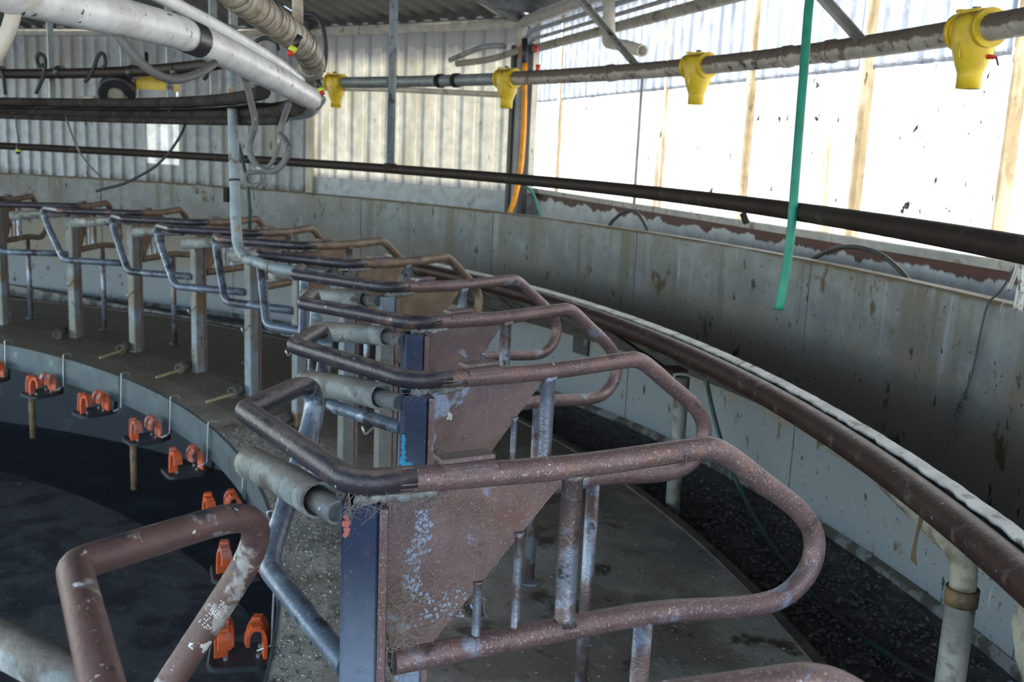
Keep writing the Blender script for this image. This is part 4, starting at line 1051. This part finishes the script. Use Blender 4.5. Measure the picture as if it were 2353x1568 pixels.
# blue-grey down pipe that swings over to the dividers
bp = thing('down_pipe', 'blue-grey pipe dropping from the ring frame and bending towards the dividers', 'pipe')
MB().tube(fillet([at_depth(531, 60, 5.0), at_depth(533, 160, 5.0), at_depth(541, 500, 5.0), at_depth(548, 590, 4.95), at_depth(640, 618, 4.75), at_depth(735, 634, 4.6)], [0.3, 0.2, 0.16, 0.1], 9), 0.0265, 16).build('pipe', M['bluepipe'], bp)
MB().tube([at_depth(617, 612, 4.80), at_depth(625, 614, 4.78)], 0.031, 14).build('joint', M['galvpost'], bp)
MB().tube([at_depth(538.5, 412, 5.0), at_depth(538.7, 417, 5.0)], 0.029, 14).build('band', M['tape'], bp)
MB().box(at_depth(523, 448, 5.02), (0.012, 0.02, 0.035)).build('lug', M['frame'], bp, smooth=False)
hose('drop_hose', [at_depth(u, v, 7.3) for u, v in ((548, 330), (560, 380), (570, 430), (574, 500), (573, 560))], 0.014, mat('dark_green_cord', (0.012, 0.045, 0.04), 0.6, 0.0, (), None), 'dark green hose hanging behind the blue-grey pipe', 'hose')

# ================================================================ EAVES AND THE CORNER
ev = thing('eave_pipe', 'white painted pipe under the back eave, running to the corner', 'pipe')
MB().tube([CORNER+N2*0.12+N1*0.12+Vector((0, 0, 2.97)), B2+N2*0.12+Vector((0, 0, 2.99))], 0.055, 12).build('pipe', M['eave'], ev)
MB().tube([B2+N2*0.12+Vector((0, 0, 2.99)), E3+N3*0.12+Vector((0, 0, 2.99))], 0.05, 12).build('far_pipe', M['eave'], ev)
ev2 = thing('eave_pipe', 'white painted pipe under the eave of the bright right wall', 'pipe')
MB().tube([CORNER+N2*0.12+N1*0.12+Vector((0, 0, 2.98)), CORNER+D1*L1+N1*0.25+Vector((0, 0, 3.0))], 0.06, 12).build('pipe', M['eave'], ev2)
cp_ = CORNER+N1*0.10+N2*0.10
t = thing('corner_post', 'dark steel corner post with a grey flashing behind the amber hose', 'post')
MB().bar(cp_+Vector((0, 0, -0.1)), cp_+Vector((0, 0, 2.9)), 0.16, 0.10, D1).build('web', M['greyflat'], t, smooth=False)
MB().bar(cp_+D2*0.13+Vector((0, 0, -0.1)), cp_+D2*0.13+Vector((0, 0, 2.75)), 0.06, 0.12, D1).build('flange', M['steel'], t, smooth=False)
MB().bar(cp_+D1*0.14+Vector((0, 0, -0.1)), cp_+D1*0.14+Vector((0, 0, 2.75)), 0.06, 0.10, D1).build('flange', M['steel'], t, smooth=False)
MB().tube([cp_+N1*0.05+Vector((0, 0, 2.72)), cp_+N1*0.05+Vector((0, 0, 3.0))], 0.06, 12).build('bracket', M['eave'], t)
# conduits along the top of the bright wall
CL = ['upper thin grey conduit', 'middle thin grey conduit', 'lower tan gutter pipe']
for q, (off, z, r, m) in enumerate(((0.22, 2.86, 0.022, 'greyflat'), (0.20, 2.78, 0.018, 'zincstrut'), (0.14, 2.70, 0.045, 'cream'))):
    pts_ = [CORNER+D1*sv+N1*off+Vector((0, 0, z-(0.06 if sv < 0.3 and q < 2 else 0))) for sv in ((0.15, 0.4, 0.9, 3, 6, 9) if q < 2 else (0.05, 3, 6, 9))]
    hose('wall_pipe', pts_, r, M[m], CL[q]+' along the top of the bright right wall', 'pipe', 10, 4)
hose('cable_bundle', [cp_+D2*0.95+N2*0.1+Vector((0, 0, 2.60)), cp_+D2*0.5+N2*0.12+Vector((0, 0, 2.72)), cp_+D2*0.15+N1*0.1+Vector((0, 0, 2.74))], 0.03, M['greyflat'], 'grey cable bundle lying over the corner of the back wall', 'cables', 8)
hose('cable_bundle', [cp_+D2*0.85+N2*0.1+Vector((0, 0, 2.56)), cp_+D2*0.4+N2*0.1+Vector((0, 0, 2.60)), cp_+D1*0.1+N1*0.1+Vector((0, 0, 2.68))], 0.035, M['cream'], 'cream pipe end below the grey cable bundle in the corner', 'pipe', 8)
# white waste pipe with elbow
t = thing('waste_pipe', 'white plastic down pipe with an elbow in front of the bright wall', 'pipe')
q0 = CORNER+N1*0.5
MB().tube([at_plane(1398, -30, q0, N1), at_plane(1400, 92, q0, N1)], 0.047, 14).build('down_pipe', M['eave'], t)
MB().tube(fillet([at_plane(1400, 60, q0, N1), at_plane(1394, 98, q0, N1), at_plane(1440, 106, q0, N1), at_plane(1476, 117, q0, N1)], [0.05, 0.05], 6), 0.043, 14, True, 0.8).build('elbow', M['eave'], t)
for u, v, d, lab in ((1232, 113, 9.3, 'red plastic cap beside the black coupling'), (1236, 156, 9.3, 'small red tag on the corner post')):
    c = at_depth(u, v, d)
    tag(MB().tube([c-Vector((0, 0, 0.03)), c+Vector((0, 0, 0.03))], [0.018, 0.022], 10).build('red_tag', M['red']), lab, 'tag')

# ================================================================ LOOSE MATTER
random.seed(11)
def scatter(name, n, fn, size, m, lab, cat, flat=0.45):
    b = MB()
    for _ in range(n):
        p = fn(); s_ = size*random.uniform(0.4, 1.3); an = random.uniform(0, PI)
        X = Vector((math.cos(an), math.sin(an), random.uniform(-.2, .2))); Y = Vector((-math.sin(an), math.cos(an), random.uniform(-.2, .2)))
        k = len(b.v); asp = random.uniform(0.4, 0.9)
        b.v += [p+X*s_, p+Y*s_*asp, p-X*s_*0.9, p-Y*s_*asp, p+Vector((0, 0, s_*flat))]
        b.f += [(k, k+1, k+4), (k+1, k+2, k+4), (k+2, k+3, k+4), (k+3, k, k+4)]
    o = b.build(name, m, smooth=False)
    o['kind'] = 'stuff'; o['label'] = lab; o['category'] = cat
    return o
def deck_z(R):
    for (r0_, z0_), (r1_, z1_) in zip(deck[:7], deck[1:7]):
        if r0_ <= R <= r1_: return z0_+(z1_-z0_)*(R-r0_)/(r1_-r0_)
    return 0
def f_in():
    R = 6.1+0.42*random.random()**1.2
    return pol(R, random.uniform(15, 50), deck_z(R)+0.0005)
scatter('husk_litter', 5200, f_in, 0.0075, M['chips'], 'pale husks and dark crumbs strewn along the inner edge of the deck', 'litter')
def f_deck():
    R = random.uniform(6.3, 7.85); return pol(R, random.uniform(10, 85), deck_z(R)+0.0005)
scatter('deck_crumbs', 2200, f_deck, 0.006, M['chips'], 'scattered dry crumbs on the grey deck', 'litter', 0.3)
def f_ch():
    R = 7.95+0.68*random.random(); return pol(R, random.uniform(8, 62), -0.118+0.02*random.random())
scatter('channel_rubble', 9000, f_ch, 0.013, M['dung'], 'dark rubble and dry dung filling the channel below the curved wall', 'rubble', 0.8)
def f_sh():
    t_ = random.random(); R = 8.2+0.45*t_; return pol(R, random.uniform(8, 50), 0.60-0.20*t_+0.012*random.random())
scatter('shelf_dirt', 2500, f_sh, 0.012, M['dung'], 'dark dirt lying on the splash shelf against the curved wall', 'dirt', 0.7)

c = at_height(1085, 1415, 0.0)
tag(MB().tube(smooth_path([c+Vector((0.03*math.cos(a), 0.03*math.sin(a), 0.008)) for a in [i*0.5-1.5 for i in range(9)]]+[c+Vector((-0.05, 0.035, 0.006))], 3), 0.003, 6).build('wire_loop', M['tape']), 'small black wire loop lying on the deck under the foreground hoop', 'wire')
